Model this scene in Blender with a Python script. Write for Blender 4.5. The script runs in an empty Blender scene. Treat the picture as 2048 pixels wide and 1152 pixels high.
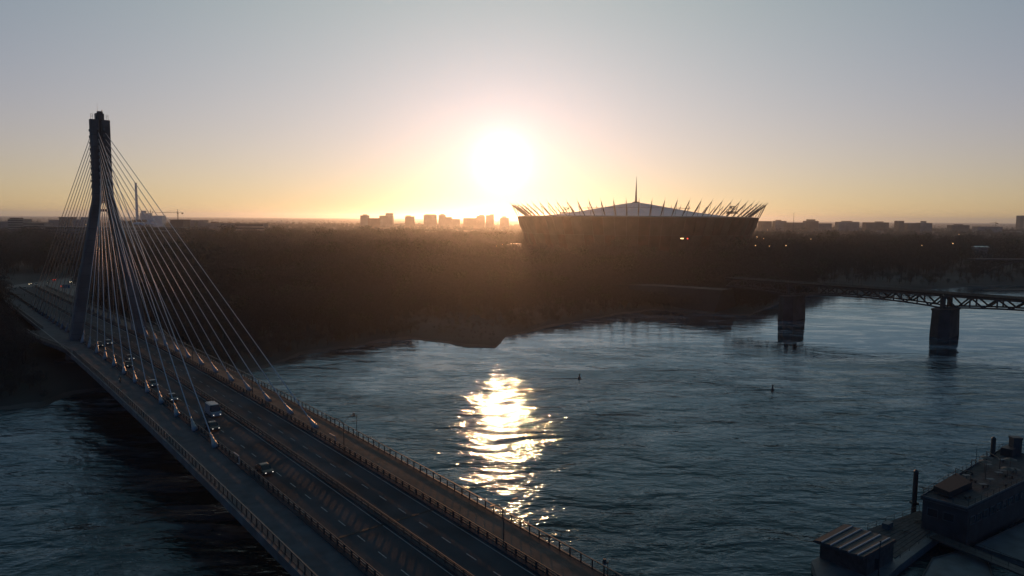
import bpy, bmesh, math, random
import numpy as np
from mathutils import Vector, Matrix
R = math.radians
random.seed(7); rng = np.random.default_rng(7)
sc = bpy.context.scene; C = sc.collection

# ------------------------------------------------------------------ camera
FPX, CH = 1440.0, 53.0
pitch = math.atan((576-436)/FPX); roll = R(0.42)
fwd = Vector((0, math.cos(pitch), -math.sin(pitch)))
r0 = Vector((1, 0, 0)); u0 = r0.cross(fwd)
right = math.cos(roll)*r0 + math.sin(roll)*u0
up = -math.sin(roll)*r0 + math.cos(roll)*u0
cd = bpy.data.cameras.new('camera'); cam = bpy.data.objects.new('camera', cd); C.objects.link(cam)
cd.sensor_width = 36; cd.lens = FPX/2048*36; cd.clip_start = 1; cd.clip_end = 80000
cam.matrix_world = Matrix(((right.x, up.x, -fwd.x, 0), (right.y, up.y, -fwd.y, 0), (right.z, up.z, -fwd.z, CH), (0, 0, 0, 1)))
sc.camera = cam
def ray(px, py): return fwd*FPX + right*(px-1024) - up*(py-576)
def onz(px, py, z=0.0):
    d = ray(px, py); t = (z-CH)/d.z; return Vector((d.x*t, d.y*t, z))
def atd(px, py, dist):
    d = ray(px, py); t = dist/d.y; return Vector((d.x*t, dist, CH+d.z*t))

# ------------------------------------------------------------------ world, sun, exposure
SUN_EL, SUN_AZ = R(4.35), R(-0.82)
sdir = Vector((math.sin(SUN_AZ)*math.cos(SUN_EL), math.cos(SUN_AZ)*math.cos(SUN_EL), math.sin(SUN_EL)))
w = bpy.data.worlds.new('World'); sc.world = w; w.use_nodes = True
nt = w.node_tree; N = nt.nodes; L = nt.links; N.clear()
out = N.new('ShaderNodeOutputWorld'); bg = N.new('ShaderNodeBackground'); L.new(bg.outputs[0], out.inputs[0])
sky = N.new('ShaderNodeTexSky'); sky.sky_type = 'NISHITA'; sky.sun_disc = False
sky.sun_elevation = SUN_EL; sky.sun_rotation = SUN_AZ; sky.altitude = 100
sky.air_density = 1.0; sky.dust_density = 0.02; sky.ozone_density = 2.5
bg.inputs[1].default_value = 0.10
geo = N.new('ShaderNodeTexCoord')
dotn = N.new('ShaderNodeVectorMath'); dotn.operation = 'DOT_PRODUCT'; dotn.inputs[1].default_value = sdir
L.new(geo.outputs['Generated'], dotn.inputs[0])
acos = N.new('ShaderNodeMath'); acos.operation = 'ARCCOSINE'; L.new(dotn.outputs['Value'], acos.inputs[0])
def mnode(op, a, b=None):
    n = N.new('ShaderNodeMath'); n.operation = op
    for i, v in enumerate((a, b)):
        if v is None: continue
        if hasattr(v, 'default_value') or hasattr(v, 'links'): L.new(v, n.inputs[i])
        else: n.inputs[i].default_value = v
    return n.outputs[0]
ang = acos.outputs[0]
def glow(sig, powr, amp):     # amp * exp(-(ang/sig)^powr)
    a = mnode('DIVIDE', ang, sig); a = mnode('POWER', a, powr); a = mnode('MULTIPLY', a, -1.0)
    a = mnode('EXPONENT', a); return mnode('MULTIPLY', a, amp)
def col(v, c):
    n = N.new('ShaderNodeVectorMath'); n.operation = 'SCALE'; n.inputs[0].default_value = c; L.new(v, n.inputs['Scale']); return n.outputs[0]
def vadd(a, b):
    n = N.new('ShaderNodeVectorMath'); n.operation = 'ADD'; L.new(a, n.inputs[0]); L.new(b, n.inputs[1]); return n.outputs[0]
sc_sky = N.new('ShaderNodeVectorMath'); sc_sky.operation = 'MULTIPLY'; L.new(sky.outputs[0], sc_sky.inputs[0]); sc_sky.inputs[1].default_value = (.08, .45, .95)
tot = sc_sky.outputs[0]
sepz = N.new('ShaderNodeSeparateXYZ'); L.new(geo.outputs['Generated'], sepz.inputs[0])
elv = mnode('ARCSINE', mnode('ABSOLUTE', sepz.outputs[2]))
hz = mnode('EXPONENT', mnode('MULTIPLY', mnode('DIVIDE', elv, R(9)), -1.0))
tot = vadd(tot, col(glow(R(30), 1.0, 10), (.56, 0, 0)))             # broad twilight brightness round the sun,
tot = vadd(tot, col(glow(R(36), 1.0, 10), (0, .575, 0)))            # fading first in red, last in blue
tot = vadd(tot, col(glow(R(45), 1.0, 10), (0, 0, .19)))
tot = vadd(tot, col(glow(R(10), 1.0, 10), (0, 0, .25)))
tot = vadd(tot, col(mnode('MULTIPLY', hz, glow(R(65), 1.0, 10)), (.76, .12, .02)))   # warm haze along the horizon
tot = vadd(tot, col(glow(R(.8), 1.0, 30), (1, .97, .92)))           # glare of the disc in the mist
L.new(tot, bg.inputs[0])
sl = bpy.data.lights.new('sun', 'SUN'); sl.energy = 2.0; sl.angle = R(0.53); sl.color = (1, .44, .18)
so = bpy.data.objects.new('sun', sl); C.objects.link(so); so.rotation_euler = sdir.to_track_quat('Z', 'Y').to_euler(); so.location = (0, 300, 400)
sc.view_settings.view_transform = 'Standard'; sc.view_settings.look = 'None'; sc.view_settings.gamma = 1
sc.view_settings.use_curve_mapping = False; sc.view_settings.exposure = 0.0
sc.render.engine = 'CYCLES'; cy = sc.cycles
cy.use_denoising = True; cy.volume_bounces = 0; cy.max_bounces = 5; cy.diffuse_bounces = 2; cy.glossy_bounces = 3
cy.transparent_max_bounces = 8; cy.sample_clamp_indirect = 4; cy.caustics_reflective = False; cy.caustics_refractive = False

# ------------------------------------------------------------------ materials
def mat(name, base, rough=.7, metal=0, noise=0, nscale=1.0, bump=0, bscale=None, emis=None, estr=0, spec=None, c2=None):
    m = bpy.data.materials.new(name); m.use_nodes = True; t = m.node_tree; b = t.nodes['Principled BSDF']
    b.inputs['Base Color'].default_value = (*base, 1); b.inputs['Roughness'].default_value = rough; b.inputs['Metallic'].default_value = metal
    if spec is not None: b.inputs['Specular IOR Level'].default_value = spec
    tc = t.nodes.new('ShaderNodeTexCoord')
    n = t.nodes.new('ShaderNodeTexNoise'); n.inputs['Scale'].default_value = nscale; n.inputs['Detail'].default_value = 5
    t.links.new(tc.outputs['Object'], n.inputs['Vector'])
    if noise or c2:
        r = t.nodes.new('ShaderNodeValToRGB'); r.color_ramp.elements[0].position = .35; r.color_ramp.elements[1].position = .65
        a = tuple(x*(1-noise) for x in base); b2 = c2 if c2 else tuple(min(1, x*(1+noise)) for x in base)
        r.color_ramp.elements[0].color = (*a, 1); r.color_ramp.elements[1].color = (*b2, 1)
        t.links.new(n.outputs[0], r.inputs[0]); t.links.new(r.outputs[0], b.inputs['Base Color'])
    if bump:
        bn = t.nodes.new('ShaderNodeBump'); bn.inputs['Strength'].default_value = bump; bn.inputs['Distance'].default_value = .1
        n2 = t.nodes.new('ShaderNodeTexNoise'); n2.inputs['Scale'].default_value = bscale or nscale*4; n2.inputs['Detail'].default_value = 4
        t.links.new(tc.outputs['Object'], n2.inputs['Vector']); t.links.new(n2.outputs[0], bn.inputs['Height']); t.links.new(bn.outputs[0], b.inputs['Normal'])
    if emis: b.inputs['Emission Color'].default_value = (*emis, 1); b.inputs['Emission Strength'].default_value = estr
    return m
M = dict(
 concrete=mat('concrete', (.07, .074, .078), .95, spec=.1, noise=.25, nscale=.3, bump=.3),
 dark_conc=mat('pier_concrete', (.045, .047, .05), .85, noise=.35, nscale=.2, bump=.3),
 asphalt=mat('asphalt', (.055, .064, .072), .95, noise=.28, nscale=.12, bump=.25, bscale=6, spec=.12),
 walk=mat('walkway_surface', (.08, .09, .10), .9, noise=.2, nscale=.4, bump=.2, bscale=5, spec=.15),
 walk_sunlit=mat('sunlit_walkway_surface', (.17, .12, .095), .9, noise=.2, nscale=.4, bump=.2, bscale=5, spec=.15),  # low sun's warmth painted into the far walkway's colour
 ballast=mat('track_ballast', (.035, .035, .036), .98, noise=.3, nscale=1, spec=.05),
 pale=mat('pale_render', (.62, .60, .57), .8, noise=.1, nscale=.05),
 paint=mat('road_paint', (.3, .3, .29), .7, noise=.25, nscale=2),
 steel=mat('painted_steel', (.035, .04, .046), .6, metal=.2, noise=.15, nscale=1),
 darksteel=mat('dark_steel', (.05, .055, .06), .5, metal=.4, noise=.2, nscale=1),
 cable=mat('cable_sheath', (.62, .60, .58), .5, metal=.35, noise=.08, nscale=1),
 socket=mat('socket_steel', (.24, .27, .29), .45, noise=.1, nscale=2),
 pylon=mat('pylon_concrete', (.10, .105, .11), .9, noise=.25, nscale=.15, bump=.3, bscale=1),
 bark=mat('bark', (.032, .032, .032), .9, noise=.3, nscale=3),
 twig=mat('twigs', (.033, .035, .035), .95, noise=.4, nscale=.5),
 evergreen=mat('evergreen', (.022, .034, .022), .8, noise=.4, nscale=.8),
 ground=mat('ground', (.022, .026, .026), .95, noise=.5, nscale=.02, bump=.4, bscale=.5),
 road=mat('road_surface', (.055, .055, .055), .7, noise=.15, nscale=.1),
 sand=mat('river_sand', (.045, .045, .042), .9, noise=.35, nscale=.08, bump=.3),
 wall=mat('building_wall', (.20, .19, .18), .85, noise=.2, nscale=.05),
 wall2=mat('brick_wall', (.16, .11, .09), .85, noise=.2, nscale=.05),
 roofm=mat('dark_roof', (.07, .07, .075), .7, noise=.2, nscale=.1),
 glass=mat('window_glass', (.03, .035, .04), .12, spec=.6),
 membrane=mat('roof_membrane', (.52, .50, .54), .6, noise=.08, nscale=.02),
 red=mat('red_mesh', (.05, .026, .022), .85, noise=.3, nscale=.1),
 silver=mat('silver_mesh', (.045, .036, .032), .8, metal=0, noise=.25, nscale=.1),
 mast=mat('mast_steel', (.13, .12, .11), .6, noise=.1, nscale=.5),
 metalroof=mat('metal_roof', (.6, .6, .6), .3, metal=1, noise=.1, nscale=.1),
 rubber=mat('rubber', (.02, .02, .02), .85, noise=.2, nscale=5),
 lampglass=mat('lamp_glass', (.5, .5, .5), .3),
 wood=mat('deck_planks', (.05, .052, .055), .9, noise=.3, nscale=1.5, bump=.3),
 boatdark=mat('boat_hull', (.035, .04, .045), .6, noise=.3, nscale=.5),
 boatpale=mat('boat_paint', (.085, .105, .115), .6, noise=.3, nscale=.4),
 sheet=mat('roof_sheet', (.035, .045, .05), .8, noise=.25, nscale=.8),
 strip=mat('roof_strip', (.38, .36, .35), .5, noise=.1, nscale=1),
 head=mat('headlight_lit', (1, 1, 1), .3, emis=(1, .9, .75), estr=1.5),
 headw=mat('junction_headlight_lit', (1, 1, 1), .3, emis=(1, .8, .5), estr=20),
 tail=mat('tail_light_lit', (.5, .02, .02), .3, emis=(1, .08, .04), estr=5),
 lampo=mat('lamp_lit', (1, .7, .4), .3, emis=(1, .6, .25), estr=6),
 signblue=mat('sign_blue', (.1, .25, .3), .5), skin=mat('skin', (.4, .26, .2), .6),
 cloth=mat('dark_cloth', (.02, .022, .025), .9),
)
for k, c in (('dark', (.03, .035, .04)), ('silver', (.14, .15, .16)), ('white', (.24, .26, .28)), ('grey', (.15, .16, .17)), ('blue', (.04, .06, .12)), ('redcar', (.25, .03, .03))):
    M['car_'+k] = mat('car_paint_'+k, c, .35, noise=.04, nscale=3, spec=.35)

# ------------------------------------------------------------------ mesh builder
class MB:
    def __init__(s): s.v = []; s.f = []
    def add(s, vs, fs):
        o = len(s.v); s.v += [tuple(v) for v in vs]; s.f += [tuple(i+o for i in f) for f in fs]; return s
    def box(s, c, d, ax=None):
        X, Y, Z = ax if ax else (Vector((1, 0, 0)), Vector((0, 1, 0)), Vector((0, 0, 1)))
        c = Vector(c); vs = [c+X*(d[0]/2*a)+Y*(d[1]/2*b)+Z*(d[2]/2*e) for e in (-1, 1) for a, b in ((-1, -1), (1, -1), (1, 1), (-1, 1))]
        return s.add(vs, [(3, 2, 1, 0), (4, 5, 6, 7), (0, 1, 5, 4), (1, 2, 6, 5), (2, 3, 7, 6), (3, 0, 4, 7)])
    def bar(s, a, b, r1, r2=None, n=6):
        a, b = Vector(a), Vector(b); r2 = r1 if r2 is None else r2; d = (b-a).normalized()
        u = d.orthogonal().normalized(); v = d.cross(u)
        vs = [p+(u*math.cos(2*math.pi*i/n)+v*math.sin(2*math.pi*i/n))*r for p, r in ((a, r1), (b, r2)) for i in range(n)]
        return s.add(vs, [(i, (i+1) % n, n+(i+1) % n, n+i) for i in range(n)]+[tuple(reversed(range(n))), tuple(range(n, 2*n))])
    def path(s, pts, r, n=6):
        for a, b in zip(pts[:-1], pts[1:]): s.bar(a, b, r, n=n)
        return s
    def prism(s, poly, z0, z1):
        n = len(poly); vs = [(p[0], p[1], z0) for p in poly]+[(p[0], p[1], z1) for p in poly]
        return s.add(vs, [tuple(reversed(range(n))), tuple(range(n, 2*n))]+[(i, (i+1) % n, n+(i+1) % n, n+i) for i in range(n)])
    def loft(s, rings, close=True, caps=True):
        n = len(rings[0]); o = [p for r in rings for p in r]; fs = []
        for k in range(len(rings)-1):
            for i in range(n if close else n-1):
                j = (i+1) % n; fs.append((k*n+i, k*n+j, (k+1)*n+j, (k+1)*n+i))
        if caps and close: fs += [tuple(reversed(range(n))), tuple(range((len(rings)-1)*n, len(rings)*n))]
        return s.add(o, fs)
    def mesh(s, name, m, smooth=False):
        me = bpy.data.meshes.new(name); me.from_pydata(s.v, [], s.f); me.materials.append(m)
        bm = bmesh.new(); bm.from_mesh(me); bmesh.ops.recalc_face_normals(bm, faces=bm.faces); bm.to_mesh(me); bm.free()
        if smooth: me.polygons.foreach_set('use_smooth', [True]*len(me.polygons))
        return me
def put(name, me, parent=None, loc=None, **kw):
    o = bpy.data.objects.new(name, me); C.objects.link(o)
    if parent: o.parent = parent
    if loc is not None: o.location = loc
    for k, v in kw.items(): o[k] = v
    return o
def part(name, mb, m, parent, smooth=False, **kw): return put(name, mb.mesh(name, m, smooth), parent, **kw)
def thing(name, label, cat, loc=(0, 0, 0), rz=0, group=None):
    o = bpy.data.objects.new(name, None); C.objects.link(o); o.location = loc; o.rotation_euler = (0, 0, rz); o.empty_display_size = .5
    o['label'] = label; o['category'] = cat
    if group: o['group'] = group
    return o
def dup(o, parent=None, **kw):
    c = o.copy(); C.objects.link(c)
    if parent: c.parent = parent
    for k, v in kw.items(): c[k] = v
    for ch in list(o.children): dup(ch, c)
    return c

# ------------------------------------------------------------------ water
def water():
    m = bpy.data.materials.new('river_water'); m.use_nodes = True; t = m.node_tree; nn = t.nodes; nn.clear()
    wo = nn.new('ShaderNodeOutputMaterial'); df = nn.new('ShaderNodeBsdfDiffuse'); gl = nn.new('ShaderNodeBsdfGlossy'); fr = nn.new('ShaderNodeFresnel'); mx = nn.new('ShaderNodeMixShader')
    df.inputs['Color'].default_value = (.006, .018, .025, 1); gl.inputs['Color'].default_value = (.42, .60, .74, 1); fr.inputs['IOR'].default_value = 1.333
    t.links.new(fr.outputs[0], mx.inputs[0]); t.links.new(df.outputs[0], mx.inputs[1]); t.links.new(gl.outputs[0], mx.inputs[2]); t.links.new(mx.outputs[0], wo.inputs[0])
    tc = nn.new('ShaderNodeTexCoord')
    def noise(scale, xs, ys, rot, detail, rough=.55, dist=0):
        mp = nn.new('ShaderNodeMapping'); mp.inputs['Rotation'].default_value = (0, 0, R(rot)); mp.inputs['Scale'].default_value = (xs, ys, 1)
        t.links.new(tc.outputs['Object'], mp.inputs['Vector'])
        n = nn.new('ShaderNodeTexNoise'); n.inputs['Scale'].default_value = scale; n.inputs['Detail'].default_value = detail
        n.inputs['Roughness'].default_value = rough; n.inputs['Distortion'].default_value = dist
        t.links.new(mp.outputs[0], n.inputs['Vector']); return n.outputs[0]
    def mth(op, a, bb):
        n = nn.new('ShaderNodeMath'); n.operation = op
        for i, v in enumerate((a, bb)):
            if isinstance(v, (int, float)): n.inputs[i].default_value = v
            else: t.links.new(v, n.inputs[i])
        return n.outputs[0]
    big = noise(.10, .55, 1.0, 8, 3, .5, .6)
    mid = noise(.42, .5, 1.0, -6, 3, .55, .5)
    fine = noise(1.7, .6, 1.0, 4, 3, .6, .2)
    h = mth('ADD', mth('MULTIPLY', big, 2.0), mth('ADD', mth('MULTIPLY', mid, .50), mth('MULTIPLY', fine, .11)))
    bn = nn.new('ShaderNodeBump'); bn.inputs['Distance'].default_value = 1.0
    t.links.new(h, bn.inputs['Height'])
    patch = noise(.018, .6, 1, 15, 4, .6, 1.0)
    rp = nn.new('ShaderNodeMapRange'); rp.inputs['From Min'].default_value = .35; rp.inputs['From Max'].default_value = .65
    rp.inputs['To Min'].default_value = .35; rp.inputs['To Max'].default_value = 1.0
    t.links.new(patch, rp.inputs['Value']); sx = nn.new('ShaderNodeSeparateXYZ'); t.links.new(tc.outputs['Object'], sx.inputs[0])
    sh = nn.new('ShaderNodeMapRange'); sh.inputs['From Min'].default_value = 195; sh.inputs['From Max'].default_value = 310; sh.inputs['To Min'].default_value = 1; sh.inputs['To Max'].default_value = .11
    t.links.new(sx.outputs[1], sh.inputs['Value'])          # sheltered, calmer water under the far bank
    t.links.new(mth('MULTIPLY', rp.outputs[0], sh.outputs[0]), bn.inputs['Strength'])
    rr = nn.new('ShaderNodeMapRange'); rr.inputs['From Min'].default_value = .35; rr.inputs['From Max'].default_value = .65
    rr.inputs['To Min'].default_value = .04; rr.inputs['To Max'].default_value = .07
    t.links.new(patch, rr.inputs['Value']); t.links.new(rr.outputs[0], gl.inputs['Roughness'])
    # thin films of grease ice and calm slicks drawn out by the current
    ice = noise(.055, .35, 1.0, 12, 5, .62, 1.6); ice2 = noise(.21, .3, 1.0, -4, 4, .6, 1.0)
    im = nn.new('ShaderNodeMapRange'); im.inputs['From Min'].default_value = .48; im.inputs['From Max'].default_value = .58
    t.links.new(mth('ADD', mth('MULTIPLY', ice, .6), mth('MULTIPLY', ice2, .4)), im.inputs['Value'])
    fo = nn.new('ShaderNodeMapRange'); fo.inputs['From Min'].default_value = 150; fo.inputs['From Max'].default_value = 235; fo.inputs['To Min'].default_value = .25; fo.inputs['To Max'].default_value = 1
    t.links.new(sx.outputs[1], fo.inputs['Value']); amt = mth('MULTIPLY', im.outputs[0], fo.outputs[0])     # film thins towards the camera, leaving the near water darker
    def cmix(c1, c2, f):
        n = nn.new('ShaderNodeMix'); n.data_type = 'RGBA'; n.inputs['A'].default_value = (*c1, 1); n.inputs['B'].default_value = (*c2, 1); t.links.new(f, n.inputs['Factor']); return n.outputs['Result']
    t.links.new(cmix((.006, .018, .025), (.17, .22, .25), amt), df.inputs['Color'])
    t.links.new(cmix((.46, .70, .86), (.74, .92, 1.0), amt), gl.inputs['Color'])
    for q in (gl, fr, df): t.links.new(bn.outputs[0], q.inputs['Normal'])
    return m
g = MB(); g.add([(-1500, -200, 0), (2500, -200, 0), (2500, 1500, 0), (-1500, 1500, 0)], [(0, 1, 2, 3)])
part('water', g, water(), None, kind='structure')
g = MB(); g.add([(-1500, -200, -6), (2500, -200, -6), (2500, 1500, -6), (-1500, 1500, -6)], [(0, 1, 2, 3)])
part('riverbed', g, M['sand'], None, kind='structure')

# ------------------------------------------------------------------ far bank land (polar strips from the shoreline out to the horizon)
shore_px = [(-700, 850), (-300, 835), (0, 823), (82, 817), (150, 790), (300, 775), (420, 765), (480, 752), (540, 735), (600, 712), (700, 697), (760, 686), (815, 680), (850, 683), (900, 690), (945, 697), (990, 698), (1003, 686),
            (1010, 676), (1050, 668), (1100, 656), (1150, 645), (1230, 632), (1300, 622), (1360, 624), (1430, 630), (1500, 632), (1535, 618), (1570, 602), (1620, 592), (1700, 588), (1800, 584), (1870, 579), (1930, 574), (2048, 571), (2300, 567), (3200, 560)]
def shore_y(px): return float(np.interp(px, [p[0] for p in shore_px], [p[1] for p in shore_px]))
azs, dists = [], []
for x in np.linspace(-700, 3200, 391):
    p = onz(x, shore_y(x)+.8*math.sin(x*.09)+.5*math.sin(x*.31+1), 0); azs.append(math.atan2(p.x, p.y)); dists.append(math.hypot(p.x, p.y))
def shore_d(az): return float(np.interp(az, azs, dists))
def ground_z(r):     # height as a function of metres inland
    return float(np.interp(r, [0, 5, 15, 40, 80, 6000, 40000], [-.3, .6, 1.6, 3.0, 3.5, 4, 2]))
cols = []
offs = [-12, 0, 5, 15, 40, 80, 200, 600, 1500, 3500, 8000, 16000, 26000]
for a, d in zip(azs, dists):
    cols.append([((d+o)*math.sin(a), (d+o)*math.cos(a), (-3 if o < 0 else ground_z(o)+(.25*math.sin(a*60+o) if 0 < o < 300 else 0))) for o in offs])
g = MB(); n = len(offs)
g.add([p for c in cols for p in c], [(i*n+j, (i+1)*n+j, (i+1)*n+j+1, i*n+j+1) for i in range(len(cols)-1) for j in range(n-1)])
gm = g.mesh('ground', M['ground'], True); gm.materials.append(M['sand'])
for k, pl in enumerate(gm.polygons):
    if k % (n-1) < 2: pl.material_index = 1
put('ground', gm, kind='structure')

# ------------------------------------------------------------------ cable-stayed bridge
PHI = -.6897; BD = Vector((math.sin(PHI), math.cos(PHI), 0)); BN = Vector((BD.y, -BD.x, 0)); UPV = Vector((0, 0, 1)); X0, Y0 = -47.39, 136.79
def bz(s):
    if s <= 170: return 9.997+1.7168*s/100-1.0639*(s/100)**2
    return 9.841-.0190*(s-170)
def BP(s, l, h=0.0): return Vector((X0, Y0, 0))+BD*s+BN*l+UPV*(bz(s)+h)
bridge = thing('cable_stayed_bridge', 'long cable-stayed road bridge crossing the river at the left, hung from one tall A-shaped pylon', 'bridge')
SS = [-150, -120, -90, -60, -30, 0, 30, 60, 90, 120, 150, 180, 210, 250, 300, 350, 400, 440]
def sweep(name, section, m, parent=bridge, ss=SS, **kw):
    g = MB(); g.loft([[BP(s, l, h) for l, h in section] for s in ss]); return part(name, g, m, parent, **kw)
LW, RW = -15.9, 14.1
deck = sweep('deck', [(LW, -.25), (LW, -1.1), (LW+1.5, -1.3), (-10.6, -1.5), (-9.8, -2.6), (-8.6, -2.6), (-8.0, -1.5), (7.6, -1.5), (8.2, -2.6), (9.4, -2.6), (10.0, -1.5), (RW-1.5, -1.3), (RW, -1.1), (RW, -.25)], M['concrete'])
for n_, l0, l1 in (('edge_beam', LW-.35, LW-.003), ('edge_beam', RW+.003, RW+.35)):
    sweep(n_, [(l0, -1.25), (l0, .12), (l1, .12), (l1, -1.25)], M['boatpale'])
sweep('roadway', [(-8.9, -.245), (-8.9, 0), (7.5, 0), (7.5, -.245)], M['asphalt'])
sweep('walkway', [(-15.89, -.245), (-15.89, .10), (-9.9, .10), (-9.9, -.245)], M['walk'])
sweep('walkway', [(8.5, -.245), (8.5, .10), (14.09, .10), (14.09, -.245)], M['walk_sunlit'])
for l0, l1 in ((-9.89, -8.91), (7.51, 8.49)):
    sweep('kerb', [(l0, -.245), (l0, .28), (l1, .28), (l1, -.245)], M['asphalt'])
sweep('median_kerb', [(-.8, .004), (-.8, .16), (0, .16), (0, .004)], M['asphalt'])
for l in (-8.5, 7.1, -1.2, .4):
    sweep('edge_line', [(l-.07, .003), (l-.07, .006), (l+.07, .006), (l+.07, .003)], M['paint'])
dash = MB(); dash.box((0, 0, .006), (.14, 2.2, .004)); dm = dash.mesh('lane_dash', M['paint'])
for l in (-5.6, 3.5):
    for k in range(62):
        s = -110+5.85*k+(1.0 if l > 0 else 2.5)
        o = put('lane_dash', dm, bridge); o.location = BP(s, l); o.rotation_euler = (math.atan2(bz(s+1)-bz(s-1), 2), 0, -PHI)
def railing(name, l, s0, s1, hgt, step, post, rails, base=0.0, lf=None, m='steel', slats=None, label=None):
    lf = lf or (lambda s: l)
    pts = list(np.arange(s0, s1+.01, min(10, (s1-s0)/2)))
    g = MB()
    for z, ww, hh in rails:
        g.loft([[BP(s, lf(s)+a, base+z+b) for a, b in ((-ww/2, -hh/2), (-ww/2, hh/2), (ww/2, hh/2), (ww/2, -hh/2))] for s in pts])
    r = part(name, g, M[m], bridge)
    if label: r['label'] = label
    pm = MB().box((0, 0, hgt/2), (post[0], post[1], hgt)).mesh('post', M[m])
    k = 0; s = s0
    while s <= s1+.01 and k < 290:
        o = put('post', pm, r); o.location = BP(s, lf(s), base); o.rotation_euler = (0, 0, -PHI); s += step; k += 1
    if slats:
        g = MB()
        for s in np.arange(s0+step/2, s1, slats[0]):
            p = BP(s, lf(s), base+slats[1]/2+.1); g.box(p, (slats[2], slats[2], slats[1]), (BN, BD, UPV))
        part('infill_wire', g, M[m], r, kind='stuff')
    return r
railing('railing', RW-.15, -150, 435, 1.3, 2.05, (.14, .14), [(1.3, .18, .09), (.12, .06, .12), (.9, .03, .02), (.62, .03, .02), (.36, .03, .02)], base=.10, m='darksteel')
railing('railing', LW+.15, -150, 118, 1.3, 2.05, (.14, .14), [(1.3, .18, .09), (.12, .06, .12), (.9, .03, .02), (.62, .03, .02), (.36, .03, .02)], base=.10, m='darksteel')
railing('railing', LW+.15, 186, 435, 1.3, 2.05, (.10, .12), [(1.3, .16, .09), (.22, .06, .2)], base=.10, m='darksteel')
railing('guard_rail', -.4, -150, 435, .95, 2.05, (.12, .14), [(.95, .12, .10), (.66, .05, .20), (.33, .05, .20)], base=.16, m='steel')
railing('guard_rail', 8.0, -150, 435, 1.0, 2.05, (.16, .30), [(1.0, .12, .10), (.62, .05, .14), (.2, .05, .2)], base=.28, m='steel')
railing('guard_rail', -9.4, -150, 435, 1.0, 2.05, (.16, .30), [(1.0, .12, .10), (.62, .05, .14), (.2, .05, .2)], base=.28, m='steel')
# platforms round the pylon legs
for sg, Lo in ((-1, LW), (1, RW)):
    poly = [(118, Lo), (126, Lo), (166, Lo+sg*5.4), (184, Lo+sg*5.4), (184, Lo)]
    g = MB(); g.loft([[BP(s, l+.0+sg*.36*(i in (0, 1, 4)), -1.0) for i, (s, l) in enumerate(poly)], [BP(s, l+sg*.36*(i in (0, 1, 4)), .095) for i, (s, l) in enumerate(poly)]])
    part('platform', g, M['concrete'], bridge)
    lf = (lambda s, Lo=Lo, sg=sg: Lo+sg*(.2+5.0*min(1, max(0, (s-126)/40))))
    railing('railing', 0, 120, 183, 1.2, 2.1, (.1, .1), [(1.2, .14, .09), (.3, .06, .15)], base=.095, lf=lf, m='darksteel')
# stair down from the near platform
g = MB()
for k in range(28): g.box(BP(185+.32*k, LW-3.4, -.1-.2*k), (2.6, .34, .2), (BN, BD, UPV))
part('staircase', g, M['concrete'], bridge)
for s_ in (-47, 38, 120, 182, 240, 300):
    g = MB(); g.box(BP(s_, -.7, .008), (16.3, .5, .008), (BN, BD, UPV)); part('expansion_joint', g, M['rubber'], bridge)
for k in range(14):
    for l in (-8.7, 7.3):
        g = MB(); g.box(BP(-120+22*k, l, .008), (.35, .7, .012), (BN, BD, UPV)); part('drain', g, M['rubber'], bridge)
# pylon
SP = 149.0
pyl = MB()
def ring(l, h, wl, ws, sp=SP):
    z = bz(SP)+h
    return [Vector((X0, Y0, 0))+BD*(sp+b)+BN*(l+a)+UPV*z for a, b in ((-wl/2, -ws/2+.35), (-wl/2+.35, -ws/2), (wl/2-.35, -ws/2), (wl/2, -ws/2+.35), (wl/2, ws/2-.35), (wl/2-.35, ws/2), (-wl/2+.35, ws/2), (-wl/2, ws/2-.35))]
prof = [(-bz(SP)-1, 12.6, 4.0, 4.6), (0, 10.6, 3.5, 4.2), (12, 8.55, 3.35, 4.0), (24, 6.4, 3.2, 3.8), (36, 4.15, 3.0, 3.6), (42, 3.05, 2.85, 3.4), (46, 2.3, 2.75, 3.3), (49, 1.85, 2.7, 3.2), (55, 1.62, 2.7, 3.1), (65, 1.6, 2.75, 3.0), (75.3, 1.62, 2.8, 2.9)]
for sg in (-1, 1):
    g = MB(); g.loft([ring(sg*l, h, a, b) for h, l, a, b in prof])
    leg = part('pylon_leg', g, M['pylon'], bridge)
    for hj in np.arange(2, 74, 4.0):
        lj = float(np.interp(hj, [p_[0] for p_ in prof], [p_[1] for p_ in prof])); aj = float(np.interp(hj, [p_[0] for p_ in prof], [p_[2] for p_ in prof])); bj = float(np.interp(hj, [p_[0] for p_ in prof], [p_[3] for p_ in prof]))
        g = MB(); g.loft([ring(sg*lj, hj, aj+.05, bj+.05), ring(sg*lj, hj+.14, aj+.05, bj+.05)]); part('pour_joint', g, M['darksteel'], leg)
g = MB(); g.loft([ring(0, 46.8, .55, 3.0), ring(0, 75, .55, 3.0)]); core = part('pylon_core', g, M['steel'], bridge)
g = MB(); g.loft([ring(0, 75.3, 2.6, 3.0), ring(0, 77.4, 2.6, 3.0)]); g.loft([ring(.2, 77.4, 1.8, 2), ring(.2, 78.2, 1.6, 1.8)]); cap = part('pylon_cap', g, M['darksteel'], bridge)
g = MB(); p = BP(SP, -.5, 77.4); g.bar(p, p+UPV*3.6, .05, .02); g2 = BP(SP, .9, 77.8); g.bar(g2, g2+UPV*1.0, .12); part('antenna', g, M['darksteel'], cap)
for l in (-2.3, 2.4):
    g = MB()
    for a in (-.3, .3):
        p = BP(SP, l+a, 75.3); g.bar(p, p+UPV*1.9, .05)
    for h in (.9, 1.4, 1.9): g.bar(BP(SP, l-.3, 75.3+h), BP(SP, l+.3, 75.3+h), .04)
    part('rooftop_ladder', g, M['steel'], cap)
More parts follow.
